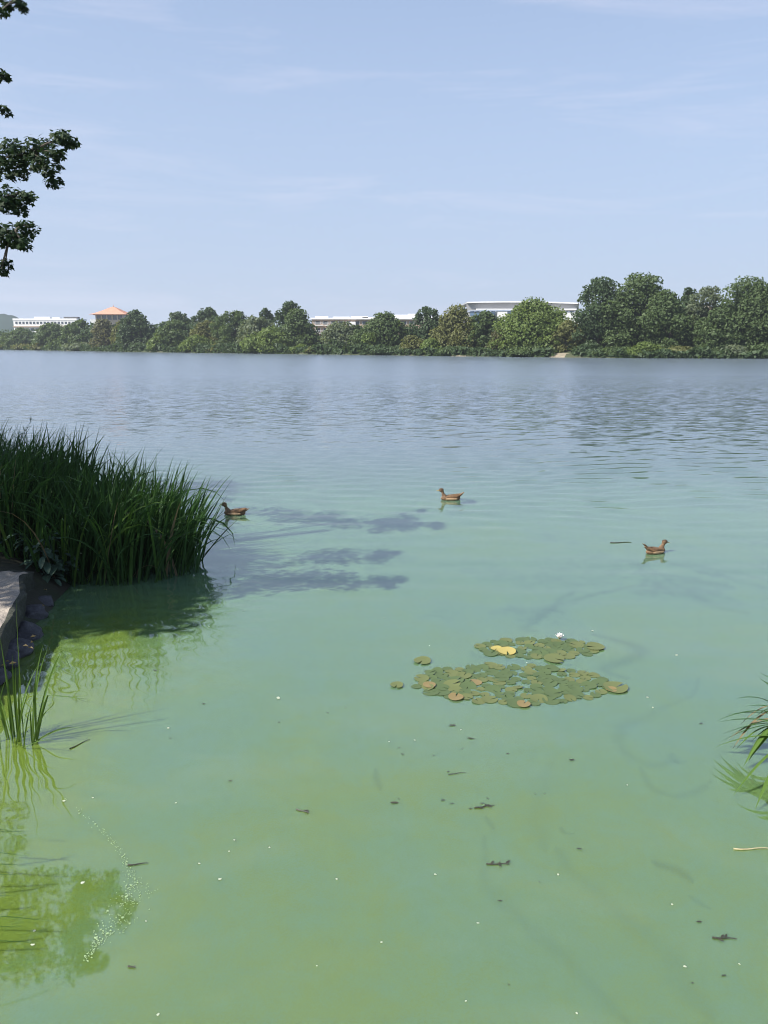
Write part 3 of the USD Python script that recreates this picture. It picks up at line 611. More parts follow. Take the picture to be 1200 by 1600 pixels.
# the big reed bed
r = np.random.default_rng(77)
foot = Polygon([(-11, 12.6), (-6.4, 11.6), (-5.1, 11.35), (-4.2, 11.35), (-3.45, 11.6), (-3.0, 12.05), (-2.95, 12.6), (-3.3, 13.4), (-4.4, 14.6), (-7.0, 15.6), (-11, 16)])
blades = []
minx, miny, maxx, maxy = foot.bounds
while len(blades) < 4200:
    x, y = r.uniform(minx, maxx), r.uniform(miny, maxy)
    if not foot.contains(Point(x, y)): continue
    dens_edge = foot.exterior.distance(Point(x, y))
    if x > -3.6 and r.random() < .45: continue
    edge = np.clip((x + 5.2) / 2.3, 0, 1)           # towards the open right end the leaves fan outward
    hgt = np.interp(x, [-11, -6.2, -5.0, -4.2, -3.4, -2.9], [1.68, 1.68, 1.62, 1.58, 1.42, 1.15]) * r.uniform(.74, 1.10)
    az = (r.normal(-.1, .55) if r.random() < .35 + .5 * edge else r.uniform(0, 6.283))
    lean = abs(r.normal(.10, .10)) + edge * abs(r.normal(.19, .19))
    dr = abs(r.normal(.32, .30)) + (r.random() < .13) * r.uniform(.8, 1.7)
    if y < 12.2 and r.random() < .20: az, lean, dr, hgt = r.normal(-1.3, .5), r.uniform(.15, .4), r.uniform(.9, 1.5), hgt * 1.2
    z = -.08 if x > -5.6 else .25
    blades.append((y, blade((x, y, z), az, lean, hgt * (1.05 + .1 * dr), r.uniform(.026, .054), dr, r)))
blades.sort(key=lambda q: q[0])
t = thing('reed_bed', 'tall dense dark green reed bed standing in the water at the left', 'reeds', (-5.0, 12.5, 0))
for k, (_, b) in enumerate(blades[:290]): obj('blade', b, ('reed_fresh' if k % 17 == 0 else 'reed_dry' if k % 31 == 5 else 'reed_mid' if k % 4 == 1 else 'reed_green'), t)
obj('inner_blades', cat([b for k, (_, b) in enumerate(blades[290:])]), 'reed_green', t, kind='stuff')
for (px, py, az, ln, le, dp) in ((130, 905, 0.2, .75, .8, 1.8), (205, 905, -.3, .5, .7, 1.5), (215, 900, 1.2, .35, .55, .4), (268, 890, 0, .02, .25, 0), (190, 900, 2.4, .5, .5, .2), (150, 860, .1, .8, .6, 1.3), (30, 850, .6, .3, .6, .3)):
    g_ = ground(px, py); obj('dry_blade', blade((g_[0], g_[1] - .1, -.05), az, ln, le, .022, dp, r), 'reed_dry', t, label='straw-coloured dead blade')

# iris clump by the stone slab
def clump(name, label, root, specs, matname, category, group=None):
    t = thing(name, label, category, root)
    for (dx, dy, az, ln, le, wd, dp, kk) in specs:
        obj('blade', blade((root[0] + dx, root[1] + dy, root[2]), az, ln, le, wd, dp, r, seg=10, kink=kk), matname, t)
    return t
g_ = ground(32, 1160)
specs = [(-.02, .1, .0, .03, 1.42, .022, .05, None), (.10, .05, .0, .26, 1.22, .024, .35, (.88, 2.2)), (.14, .0, .05, .22, .88, .022, .45, (.62, 1.2)), (.06, .1, .2, .12, .95, .022, .3, None),
         (-.12, .05, 2.9, .12, .8, .022, .4, None), (-.2, .0, 3.1, .3, .85, .024, .7, None), (.02, -.06, -.4, .1, .7, .02, .4, None), (.05, .15, 1.0, .1, .9, .02, .3, None), (-.06, -.02, 2.6, .2, .75, .022, .5, None),
         (.12, -.05, -.2, .3, .55, .018, .6, None), (-.1, .1, 2.2, .1, 1.0, .022, .3, None), (.0, .0, .1, .2, .65, .02, .3, None), (.08, -.02, .0, .9, .55, .016, .75, None), (.02, -.1, -.3, .95, .5, .014, .65, None), (-.16, .08, 2.8, .15, 1.05, .022, .2, None), (-.04, .04, 1.8, .05, .85, .02, .2, None)]
for k in range(9): specs.append((r.normal(0, .08), r.normal(0, .06), r.uniform(0, 6.283), abs(r.normal(.1, .1)), r.uniform(.5, .85), .02, abs(r.normal(.3, .2)), None))
clump('iris_clump', 'small clump of upright strap leaves growing from the water below the stone slab', (g_[0], g_[1], -.04), specs, 'reed_fresh', 'plant')

# overhanging blades from the bank at the lower left and from the right edge
def arch(tip, rootp, rise, width, n=11):
    """A leaf hanging from the bank: from its root over a hump to its tip."""
    a, b = np.array(rootp, float), np.array(tip, float); s = np.linspace(0, 1, n)[:, None]
    P = a * (1 - s) + b * s + np.array([0, 0, 1]) * rise * 4 * s * (1 - s)
    P = P + np.cross(unit(b - a), [0, 0, 1]) * .02 * np.sin(s * 3)
    tan = unit(np.gradient(P, axis=0)); side = unit(np.cross(tan, np.array([0, .35, 1.]))); nor = np.cross(tan, side)
    w = width * np.minimum(1, (1 - s) * 4.0 + .02)
    v = np.stack([P - side * w / 2 + nor * w * .15, P, P + side * w / 2 + nor * w * .15], 1).reshape(-1, 3); f = []
    for i in range(n - 1):
        q = 3 * i; f += [[q, q + 1, q + 4], [q, q + 4, q + 3], [q + 1, q + 2, q + 5], [q + 1, q + 5, q + 4]]
    return trimesh.Trimesh(v, f, process=False)
rootL = ground(-90, 1380, .35)
t = thing('bank_sedge', 'few long thin blades reaching over the water at the lower left edge', 'plant', rootL)
for (px, py, z, rise) in ((48, 1299, .28, .12), (46, 1338, .24, .10), (47, 1353, .20, .12), (38, 1366, .14, .10), (24, 1400, .12, .1), (78, 1439, .12, .12), (38, 1448, .12, .1), (62, 1473, .06, .12), (30, 1300, .32, .1), (-30, 1250, .5, .2), (-60, 1400, .4, .2)):
    obj('blade', arch(ground(px, py, z), ground(-75 + r.normal(0, 14), py - 4 + r.normal(0, 9), z + .05), rise * .25, .011), 'reed_green', t)
rootR = ground(1250, 1140, .32)
t = thing('sedge_tuft', 'tuft of drooping grassy blades hanging in from the right edge', 'plant', rootR)
for (px, py, z, rise, wd, m_) in ((1150, 1092, .45, .12, .020, 'reed_green'), (1164, 1104, .40, .14, .020, 'reed_green'), (1186, 1060, .55, .1, .018, 'reed_green'), (1184, 1050, .6, .1, .014, 'reed_green'), (1119, 1129, .22, .14, .022, 'reed_green'), (1119, 1127, .26, .18, .02, 'reed_green'),
                                (1132, 1117, .3, .1, .012, 'reed_green'), (1114, 1169, .05, .12, .022, 'reed_fresh'), (1135, 1158, .10, .16, .018, 'reed_dry'), (1144, 1172, .05, .14, .02, 'reed_dry'), (1150, 1172, .05, .1, .018, 'reed_fresh'),
                                (1162, 1198, .03, .16, .030, 'reed_fresh'), (1168, 1192, .04, .16, .03, 'reed_fresh'), (1146, 1244, .02, .2, .016, 'reed_fresh'), (1180, 1266, .02, .2, .02, 'reed_fresh'), (1128, 1148, .14, .12, .016, 'reed_green'), (1140, 1150, .14, .2, .02, 'reed_fresh'), (1155, 1135, .2, .2, .02, 'reed_dry'), (1125, 1160, .06, .14, .018, 'reed_green'), (1172, 1160, .12, .2, .022, 'reed_green'), (1180, 1120, .3, .2, .022, 'reed_green')):
    obj('blade', arch(ground(px, py, z), rootR + np.array([r.normal(0, .1), r.normal(0, .14), r.normal(0, .05)]), rise * .7, wd * 2.1), m_, t, label={'reed_dry': 'dry straw-coloured blade'}.get(m_))

# feathery grass heads over the reeds at the far left, broad-leaved weed at the foot
base_ = np.array([-7.0, 13.0, .3]); t = thing('feathery_grass', 'pale feathery grass heads above the left end of the reed bed', 'plant', base_)
for (px, py) in ((6, 672), (22, 678), (35, 662), (-14, 668), (14, 690), (40, 655)):
    tip = at(px, py, 13.0); st = base_ + np.array([r.normal(0, .25), r.normal(0, .1), 0]); s = np.linspace(0, 1, 8)[:, None]
    line = st * (1 - s) + tip * s + np.array([.10, 0, 0]) * s * s
    stem = obj('stem', tube(line, np.linspace(.005, .0015, 8), 4), 'weed_grey', t)
    hs = []
    for k in range(26):
        q = line[-1] * 1.0 - (line[-1] - line[-3]) * r.random() * 1.1; d = unit(np.array([r.normal(.2, .6), r.normal(0, .5), abs(r.normal(.8, .4))]))
        hs.append(tube([q, q + d * .04, q + d * r.uniform(.06, .10)], [.002, .0035, .001], 4))
    obj('seed_head', cat(hs), 'weed_grey', stem)
def weed(root, n, size, hgt, label, seed):
    r = np.random.default_rng(seed); t = thing('broadleaf_weed', label, 'plant', root)
    st = []
    for k in range(n):
        az = r.uniform(0, 6.283); z = r.uniform(.15, 1) * hgt; rad = r.uniform(.02, .26)
        c = np.array(root) + np.array([math.cos(az) * rad, math.sin(az) * rad, z])
        st.append(tube([root, (np.array(root) + c) / 2 + [0, 0, .04], c], [.005, .004, .002], 4))
        d = unit(np.array([math.cos(az), math.sin(az), r.normal(.1, .35)])); sd_ = unit(np.cross(d, [0, 0, 1])); up = np.cross(sd_, d)
        Lh = size * r.uniform(.7, 1.3); s = np.linspace(0, 1, 6); wv = np.sin(np.pi * np.clip(s * .92 + .05, 0, 1)) ** .7 * Lh * .27
        P = c + d * (s * Lh)[:, None] - np.array([0, 0, 1]) * (s ** 2 * Lh * .35)[:, None]
        v = np.stack([P - sd_ * wv[:, None] + up * wv[:, None] * .3, P, P + sd_ * wv[:, None] + up * wv[:, None] * .3], 1).reshape(-1, 3); f = []
        for i in range(5): q = 3 * i; f += [[q, q + 1, q + 4], [q, q + 4, q + 3], [q + 1, q + 2, q + 5], [q + 1, q + 5, q + 4]]
        obj('leaf', trimesh.Trimesh(v, f, process=False), 'weed_grey', t)
    obj('stem', cat(st), 'weed_grey', t)
for k, (px, py, lab) in enumerate(((72, 884, 'grey-green broad-leaved weed at the tip of the stone slab'), (46, 878, 'grey-green broad-leaved weed right behind the stone slab, left of the one at its tip'), (12, 872, 'grey-green broad-leaved weed at the left edge behind the stone slab'), (92, 902, 'low grey-green weed between the stone slab tip and the reeds, nearest the water'), (70, 908, 'low grey-green weed hanging over the dark bank right of the slab tip'))):
    p = ground(px, py, .35 if k < 3 else .15); weed((p[0], p[1] + .1, .25 if k < 3 else .10), 34, .17, .55 if k < 3 else .34, lab, 300 + k)

# ------------------------------------------------------------------ stone slab and rocks
r = np.random.default_rng(5)
c1, c2, c3 = ground(54, 892, .46), ground(36, 925, .46), ground(0, 1000, .46)
outl = [(c1[0], c1[1]), (c1[0] - .05, c1[1] - .25), (c2[0] + .02, c2[1]), ((c2[0] * .5 + c3[0] * .5), (c2[1] + c3[1]) / 2), (c3[0], c3[1]), (c3[0] + .12, c3[1] - .5), (c3[0] - .6, c3[1] - .75), (c3[0] - 1.6, c3[1] - .5), (c1[0] - 1.9, c1[1] - .3), (c1[0] - 1.2, c1[1] + .12), (c1[0] - .5, c1[1] + .05)]
poly = Polygon(outl).buffer(0)
L_ = poly.exterior.length; ring = np.array([poly.exterior.interpolate(q).coords[0] for q in np.linspace(0, L_, 130)[:-1]])
cen = np.array([ring[:, 0].mean(), ring[:, 1].mean()]); rows = []
for k, (z, s) in enumerate(((-0.060, .93), (0.040, .955), (0.160, .965), (0.280, .975), (0.370, .985), (0.425, .995), (0.452, 1.0), (0.462, .985), (0.466, .94), (0.470, .86), (0.470, .74), (0.470, .55), (0.470, .3), (0.470, .08))):
    P = cen + (ring - cen) * s; p3 = np.column_stack([P, np.full(len(P), z)])
    nn = meshkit.fbm(p3 * np.array([5, 5, 7]), 4, 77) - .5; out = unit(ring - cen)
    if k < 8: p3[:, :2] += out * (nn * (.15 if k < 6 else .10))[:, None]
    p3[:, 2] += nn * (.05 if 4 < k else .02) + (.014 * np.sin((P[:, 0] * 2 + P[:, 1]) * 16 + 5 * nn) * (k > 7))
    rows.append(p3)
nR = len(ring); Vs = np.vstack(rows); fs = []
for i in range(len(rows) - 1):
    for j in range(nR): fs.append([i * nR + j, i * nR + (j + 1) % nR, (i + 1) * nR + (j + 1) % nR, (i + 1) * nR + j])
fs = [[a, b, c] for a, b, c, d in fs] + [[a, c, d] for a, b, c, d in fs]
top0 = (len(rows) - 1) * nR; fs += [[top0, top0 + j, top0 + j + 1] for j in range(1, nR - 1)]
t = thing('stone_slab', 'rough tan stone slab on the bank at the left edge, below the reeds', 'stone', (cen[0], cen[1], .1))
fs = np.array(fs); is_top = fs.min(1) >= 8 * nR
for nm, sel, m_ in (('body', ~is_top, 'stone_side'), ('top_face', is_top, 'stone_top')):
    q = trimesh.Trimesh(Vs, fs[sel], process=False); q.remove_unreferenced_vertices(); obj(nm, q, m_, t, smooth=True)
def rock(p, s, seed, label, squash=(1, 1, .6)):
    r = np.random.default_rng(seed); m = trimesh.creation.icosphere(3); d = np.array(m.vertices)
    k = .72 + .6 * (meshkit.fbm(d * 1.4 + seed, 3, seed) - .2)
    for q in range(7):                      # a few flat broken sides
        n_ = unit(r.normal(size=3)); lim = r.uniform(.55, .8); e = (d * k[:, None]) @ n_; k = np.where(e > lim, k * lim / e, k)
    m.vertices = d * k[:, None] * s * np.array(squash) + p
    obj('rock', m, 'rock', smooth=30, label=label, cat='rock', group='dark rocks under the stone slab')
for k, (px, py, s, lab) in enumerate(((78, 938, .24, 'dark flat rock at the back of the waterline, right of the slab tip'), (58, 958, .30, 'dark rock under the tip of the stone slab'), (48, 985, .32, 'larger dark angular rock halfway along the slab edge'), (34, 1012, .28, 'dark rock at the waterline near the upright stalk'), (14, 1030, .32, 'dark rock at the left edge, in front of the stone slab'),
                                     (-6, 1058, .30, 'dark rock cut by the left edge above the strap-leaf clump'), (24, 960, .34, 'dark rock tucked below the middle of the slab'), (-20, 1090, .34, 'dark rock beyond the left edge beside the strap-leaf clump'))):
    p = ground(px, py, .08); rock(np.array([p[0] - .10, p[1], .04]), s * .82, 40 + k, lab)
for k, (px, py) in enumerate(((71, 922), (52, 995), (50, 1004), (40, 1010), (12, 1034), (20, 1037), (6, 1040), (48, 1013), (68, 947))):
    p = ground(px, py, .30); q = r.uniform(.02, .05)
    a = r.uniform(0, 3.14); lv = [(p[0] + q * math.cos(a), p[1] + q * math.sin(a), .30), (p[0] - q * .35 * math.sin(a), p[1] + q * .35 * math.cos(a), .325), (p[0] - q * math.cos(a), p[1] - q * math.sin(a), .305), (p[0] + q * .35 * math.sin(a), p[1] - q * .35 * math.cos(a), .315)]
    obj('dry_leaf', (lv, np.array([[0, 1, 2], [0, 2, 3]])), 'reed_dry', label='small pale dry leaf lying on the dark rocks', cat='leaf', group='dry leaves on the rocks')

# ------------------------------------------------------------------ overhanging tree at the left (its trunk stands outside the picture)
r = np.random.default_rng(8)
def maple_leaf(n_):
    a = np.linspace(0, 2 * np.pi, 11)[:-1]; rad = np.array([1, .5, .95, .45, .62, .35, .62, .45, .95, .5]); return np.column_stack([np.sin(a) * rad, np.cos(a) * rad])
LF = maple_leaf(10)
def leaves(C, rad, n, size, r):
    d = unit(r.normal(size=(n, 3))); P = np.asarray(C) + d * np.asarray(rad) * (r.random((n, 1)) ** .45)
    N = unit(np.array([0, -.25, .75]) + r.normal(0, .45, (n, 3)) + d * .35); a = unit(np.cross(N, r.normal(size=(n, 3)))); b = np.cross(N, a)
    s = size * r.uniform(.6, 1.25, n)
    v = P[:, None] + s[:, None, None] * (LF[None, :, :1] * a[:, None] + LF[None, :, 1:] * b[:, None]) - N[:, None] * (s[:, None] * (LF ** 2).sum(1)[None] * .22)[..., None]
    v = np.concatenate([P[:, None], v], 1).reshape(-1, 3); i = np.arange(n)[:, None] * 11
    f = np.vstack([i + [0, 1 + k, 1 + (k + 1) % 10] for k in range(10)])
    return v, f
tp = np.array([-12.4, 9.2, .8])
SHK = 1 / math.tan(SUN_EL)
def lands(p): return p[0] - math.sin(SUN_AZ) * SHK * p[2], p[1] - math.cos(SUN_AZ) * SHK * p[2]
# branch ends in the picture: place, size, number of leaves, distance ahead
sprays = [((100, 218), 17, 120, 12.7), ((88, 240), 12, 60, 12.7), ((62, 228), 18, 90, 12.7), ((70, 255), 20, 110, 12.7), ((84, 284), 12, 50, 12.5), ((45, 245), 24, 130, 12.7), ((28, 268), 14, 60, 12.7), ((20, 236), 22, 130, 12.7), ((5, 250), 22, 130, 12.7), ((18, 275), 8, 30, 12.5),
          ((20, 310), 22, 120, 10.6), ((42, 306), 11, 45, 10.6), ((4, 318), 20, 110, 10.6), ((30, 328), 12, 35, 10.6), ((22, 366), 24, 140, 9.4), ((44, 356), 14, 60, 9.4), ((4, 372), 22, 120, 9.4), ((34, 382), 12, 50, 9.3), ((8, 412), 10, 40, 9.2), ((2, 424), 9, 25, 9.2), ((6, 172), 9, 35, 12.9), ((2, 118), 10, 35, 13.2), ((30, 6), 10, 40, 13.6), ((12, 8), 8, 25, 13.6), ((2, 18), 8, 20, 13.6), ((36, 14), 6, 14, 13.6)]
VV, FF, nn_ = [], [], 0; cl = []
for (pp, rp, n_, YT) in sprays:
    C = at(*pp, YT + r.normal(0, .2)); cl.append(C); k = YT / FPX
    v, f = leaves(C, (rp * k, rp * k * 2.2, rp * k * .8), int(n_ * 1.45), .0043 * YT, r); VV.append(v); FF.append(f + nn_); nn_ += len(v)
def proj(p):
    d = p - np.array([0, 0, CAM_H]); z = d[1] * CP - d[2] * SP; return 600 + FPX * d[0] / max(z, .1), 800 - FPX * (d[1] * SP + d[2] * CP) / max(z, .1)
blobs, tries = [], 0
def leafy(p, rad, n_, size):
    global nn_
    blobs.append(p); v, f = leaves(p, rad, n_, size, r); VV.append(v); FF.append(f + nn_); nn_ += len(v)
while len(blobs) < 190 and tries < 20000:    # the rest of the crown, left of the picture
    tries += 1
    d = unit(r.normal(size=3)) * r.random() ** .4; p = tp + np.array([.4, 1.2, 8.2]) + d * np.array([6.8, 6.6, 6.0])
    x, y = proj(p); sx_, sy_ = lands(p)
    if x > (-100 if y > -80 else -60): continue
    if sx_ > -3.7 and not (sx_ < -2.2 and 11 < sy_ < 13): continue              # its light gaps: the open water and the slab stay sunny
    if sy_ < 9.6 and -7.5 < sx_: continue
    if -6.5 < sx_ and r.random() < .35: continue
    leafy(p, (.85, .85, .6), 150, .10)
for k in range(26):                         # boughs whose shade falls on the reeds' foot and the water before it
    h_ = r.uniform(6.0, 9.5); S_ = np.array([r.uniform(-5.0, -2.75), r.uniform(9.75, 11.6)]); p = np.array([S_[0] + math.sin(SUN_AZ) * SHK * h_, S_[1] + math.cos(SUN_AZ) * SHK * h_, h_])
    if proj(p)[0] < -110 and not (S_[0] < -4.2 and S_[1] < 10.7): leafy(p, (.55, .55, .35), 110, .10)
for (px, py, YT) in ((-70, 255, 12.8), (-120, 245, 12.9), (-35, 262, 12.7), (-170, 250, 13.0), (-60, 372, 9.4), (-100, 360, 9.5), (-140, 370, 9.5), (-45, 318, 10.6), (-90, 315, 10.6), (-95, 330, 14), (-125, 400, 14), (-105, 285, 13.6), (-140, 350, 14.2), (-105, 420, 9.6), (-160, 420, 9.6), (-125, 445, 9.6), (-150, 300, 10.4), (-115, 210, 13.2)):
    p = at(px, py, YT); leafy(p, (.42, .6, .16), 170, .06)
t = thing('maple_tree', 'tree at the upper left edge with dark leafy branch ends against the sky', 'tree', tp)
s = np.linspace(0, 1, 10); line = tp + np.column_stack([.5 * np.sin(2 * s), .2 * np.sin(3 * s), -1.0 + 12.5 * s])
obj('trunk', tube(line, .34 * (1 - .8 * s) + .10 * np.exp(-s * 12), 12), 'bark', t, smooth=True)
def limb(e, rad):
    z0 = np.clip(e[2] - 1.6, 2.0, 9.5); a = tp + np.array([.25, 0, z0]); q = np.linspace(0, 1, 7)[:, None]
    return tube(a * (1 - q) + e * q + np.array([0, 0, .9]) * q * (1 - q) + r.normal(0, .16, (7, 3)) * q * (1 - q) * 3, np.linspace(rad, .008, 7) ** 1.15, 6)
for k in (5, 10, 14, 20, 22): obj('limb', limb(cl[k], .075), 'bark', t)
def twig(a, b): q = np.linspace(0, 1, 5)[:, None]; return tube(a * (1 - q) + b * q + np.array([0, 0, .06]) * q * (1 - q) * 4, np.linspace(.02, .006, 5), 5)
for (a_, ks) in ((5, (0, 1, 2, 3, 4, 6, 7, 8, 9)), (10, (11, 12, 13)), (14, (15, 16, 17, 18, 19)), (22, (23, 24, 25))):
    for k in ks: obj('twig', twig(cl[a_], cl[k]), 'bark', t)
for p in blobs[::9]: obj('limb', limb(p, .09), 'bark', t)
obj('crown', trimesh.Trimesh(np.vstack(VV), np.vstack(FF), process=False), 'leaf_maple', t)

# ------------------------------------------------------------------ water lilies
r = np.random.default_rng(19)
def pad(c, rad, tilt, az, z, curl=.035):
    n = 16; a0 = r.uniform(0, 6.283); a = a0 + np.linspace(.16, 2 * np.pi - .16, n); out = []
    for f_, k in ((.55, 0), (1.0, 1)):
        q = rad * f_ * (1 + .035 * np.sin(3 * a + a0) * k); out.append(np.column_stack([q * np.cos(a), q * np.sin(a), k * rad * curl * (1 + .9 * np.sin(2 * a + a0 * 3))]))
    v = np.vstack([[[0, 0, 0]], *out]); v[:, 2] += v[:, 0] * math.tan(tilt) * math.cos(az) + v[:, 1] * math.tan(tilt) * math.sin(az)
    low = v[:, 2].min(); v[:, 2] -= min(0, low) * .45
    f = [[0, 1 + j, 2 + j] for j in range(n - 1)]
    for j in range(n - 1): f += [[1 + j, 1 + n + j, 2 + n + j], [1 + j, 2 + n + j, 2 + j]]
    v[:, :2] += c[:2]; v[:, 2] += z
    return trimesh.Trimesh(v, f, process=False)
def lily(label, area, count, seed, extra=()):
    c0, rx, ry = area; t = thing('water_lily', label, 'water lily', c0); pts, tries = [], 0
    rr = np.random.default_rng(seed)
    while len(pts) < count and tries < 20000:
        tries += 1; a, q = rr.uniform(0, 6.283), math.sqrt(rr.random()); p = c0[:2] + np.array([rx * q * math.cos(a), ry * q * math.sin(a)])
        edge = .78 + .22 * math.sin(3 * a + seed) + .12 * math.sin(7 * a)
        if q > edge and rr.random() < .8: continue
        if all(np.hypot(*(p - o)) > .104 for o in pts): pts.append(p)
    for k, p in enumerate(sorted(pts, key=lambda o: -o[1])):
        hm = rr.random(); m_ = 'pad_green' if hm < .60 else 'pad_olive' if hm < .985 else 'pad_rust'
        edge = np.hypot((p[0] - c0[0]) / rx, (p[1] - c0[1]) / ry)
        ti = abs(rr.normal(.03, .03)) + (rr.random() < .16) * rr.uniform(.05, .14)
        obj('lily_pad', pad(p, rr.uniform(.048, .095), ti, rr.normal(1.4, .8), .0015 + .005 * rr.random()), m_, t, smooth=50, label='browned lily pad' if m_ == 'pad_rust' else None)
    for (px, py, rad, m_, lab) in extra: obj('lily_pad', pad(ground(px, py), rad, .06, 1.5, .016), m_, t, smooth=50, label=lab)
    return t
tA = lily('larger patch of floating lily pads, nearer of the two', PAD_A, 165, 3, ((660, 1034, .10, 'pad_olive', 'single pad drifting off the patch'), (962, 1076, .13, 'pad_olive', None), (955, 1079, .06, 'pad_rust', 'browned scrap of pad'), (671, 1072, .07, 'pad_rust', 'browned lily pad'), (712, 1091, .08, 'pad_rust', 'browned lily pad'), (818, 1102, .07, 'pad_rust', 'browned lily pad'), (620, 1072, .07, 'pad_olive', None)))
tB = lily('smaller patch of lily pads with yellow leaf and white flower, further of the two', PAD_B, 66, 4, ((792, 1019, .11, 'pad_yellow', 'yellowed lily pad'), (776, 1015, .07, 'pad_yellow', 'yellowed lily pad'), (866, 1031, .12, 'pad_olive', None), (930, 1012, .11, 'pad_olive', None)))
fc = ground(874, 1000); pet = []
fl = None
for ring_, (n_, ln, el) in enumerate(((7, .060, .45), (7, .055, .85), (5, .045, 1.2))):
    for k in range(n_):
        az = 6.283 * (k + .5 * (ring_ % 2)) / n_; d = np.array([math.cos(az) * math.cos(el), math.sin(az) * math.cos(el), math.sin(el)]); sd_ = np.array([-math.sin(az), math.cos(az), 0]); s = np.linspace(0, 1, 5)
        P = fc + np.array([0, 0, .02]) + d * (s * ln)[:, None] + np.array([0, 0, .02]) * (s ** 2)[:, None]; w = np.sin(np.pi * (s * .9 + .06)) * .017
        v = np.stack([P - sd_ * w[:, None] + [0, 0, .004], P, P + sd_ * w[:, None] + [0, 0, .004]], 1).reshape(-1, 3); f = []
        for i in range(4): q = 3 * i; f += [[q, q + 1, q + 4], [q, q + 4, q + 3], [q + 1, q + 2, q + 5], [q + 1, q + 5, q + 4]]
        pet.append(trimesh.Trimesh(v, f, process=False))
fl = obj('flower', cat([trimesh.creation.icosphere(2, .02).apply_translation(fc + [0, 0, .035])]), 'pad_yellow', tB)
for p in pet: obj('petal', p, 'petal', fl, smooth=True)

# ------------------------------------------------------------------ ducks
def hull_chain(chain):
    parts = []
    for (a, ra), (b, rb) in zip(chain[:-1], chain[1:]):
        parts.append(m3.Manifold.batch_hull([m3.Manifold.sphere(ra, 20).translate(a), m3.Manifold.sphere(rb, 20).translate(b)]))
    return parts
def duck(px, py, length, heading, label, turn=0.0, tail_up=.25, head_up=1.0):
    """A swimming dabbling duck; +x is forward in its own space, z = 0 is the water."""
    body = m3.Manifold.sphere(1, 48).scale([.215, .092, .066]).translate([0, 0, .036])
    rump = m3.Manifold.batch_hull([m3.Manifold.sphere(.052, 20).translate([-.12, 0, .06]), m3.Manifold.sphere(.016, 16).scale([1, 1.8, .7]).translate([-.245, 0, .085 + tail_up * .14])])
    breast = m3.Manifold.sphere(.066, 28).translate([.135, 0, .045])
    hz = .215 * head_up; hd = np.array([.205 - .02 * abs(turn), .015 * turn, hz])
    parts = [body, rump, breast] + hull_chain([((.130, 0, .070), .052), ((.160, 0, .12), .034), ((.176, .004 * turn, hz - .040), .030), (tuple(hd - [.012, 0, 0]), .040)])
    parts.append(m3.Manifold.sphere(1, 24).scale([.054, .041, .042]).translate(list(hd)))
    M = m3.Manifold.batch_boolean(parts, m3.OpType.Add).refine_to_length(.010); mm = M.to_mesh()
    b = trimesh.Trimesh(mm.vert_properties[:, :3], mm.tri_verts, process=True); trimesh.smoothing.filter_taubin(b, iterations=14)
    g = ground(px, py); k = length / .46; ca, sa = math.cos(heading), math.sin(heading); T = np.array([[ca * k, -sa * k, 0, g[0]], [sa * k, ca * k, 0, g[1]], [0, 0, k, 0], [0, 0, 0, 1]])
    def put(m): m = m.copy(); m.apply_transform(T); return m
    t = thing('duck', label, 'duck', g)
    bp = obj('body', put(b), 'duck_brown', t, smooth=True)
    ct, st_ = math.cos(turn), math.sin(turn)
    def hp(m): m = m.copy(); R = np.eye(4); R[:2, :2] = [[ct, -st_], [st_, ct]]; R[:3, 3] = hd; m.apply_transform(R); return m
    bl = m3.Manifold.batch_hull([m3.Manifold.sphere(.013, 16).scale([1, 1.1, .9]).translate([.044, 0, -.004]), m3.Manifold.sphere(.010, 16).scale([1, 1.35, .45]).translate([.094, 0, -.016])]).to_mesh()
    obj('bill', hp_put(hp, put, trimesh.Trimesh(bl.vert_properties[:, :3], bl.tri_verts)), 'bill', t, smooth=True)
    hc = trimesh.creation.icosphere(3); hc.vertices = hc.vertices * [.0500, .0385, .030] + [-.001, 0, .0135]
    obj('cap', hp_put(hp, put, hc), 'duck_cap', t, smooth=True)
    for s_ in (-1, 1):
        e = trimesh.creation.icosphere(2, .0062); e.apply_translation([.020, s_ * .0375, .006]); obj('eye', hp_put(hp, put, e), 'eye', t, smooth=True)
        w = m3.Manifold.batch_hull([m3.Manifold.sphere(1, 24).scale([.11, .016, .038]).translate([-.01, s_ * .082, .064]), m3.Manifold.sphere(1, 16).scale([.03, .010, .014]).translate([-.205, s_ * .038, .118])]).refine_to_length(.012).to_mesh()
        obj('wing', put(trimesh.Trimesh(w.vert_properties[:, :3], w.tri_verts)), 'duck_wing', t, smooth=True)
        fk = m3.Manifold.sphere(1, 24).scale([.13, .012, .026]).translate([-.01, s_ * .0915, .034]).to_mesh()
        obj('flank', put(trimesh.Trimesh(fk.vert_properties[:, :3], fk.tri_verts)), 'duck_pale', t, smooth=True)
    for q in (-1, 0, 1):
        tf = m3.Manifold.batch_hull([m3.Manifold.sphere(.012, 12).translate([-.20, q * .016, .085 + tail_up * .10]), m3.Manifold.sphere(.006, 12).scale([1, 2, .6]).translate([-.285, q * .030, .095 + tail_up * .26])]).to_mesh()
        obj('tail_feather', put(trimesh.Trimesh(tf.vert_properties[:, :3], tf.tri_verts)), 'duck_wing', t, smooth=True)
def hp_put(hp, put, m): return put(hp(m))
duck(704, 781, .50, math.pi + .06, 'brown duck swimming alone in the middle of the lake, facing left')
duck(367, 804, .50, math.pi - .05, 'brown duck half behind the reed tips at the left', tail_up=.1, head_up=.95)
duck(1024, 864, .44, .42, 'brown duck at the right with raised tail, facing right', turn=-.3, tail_up=.40, head_up=.88)

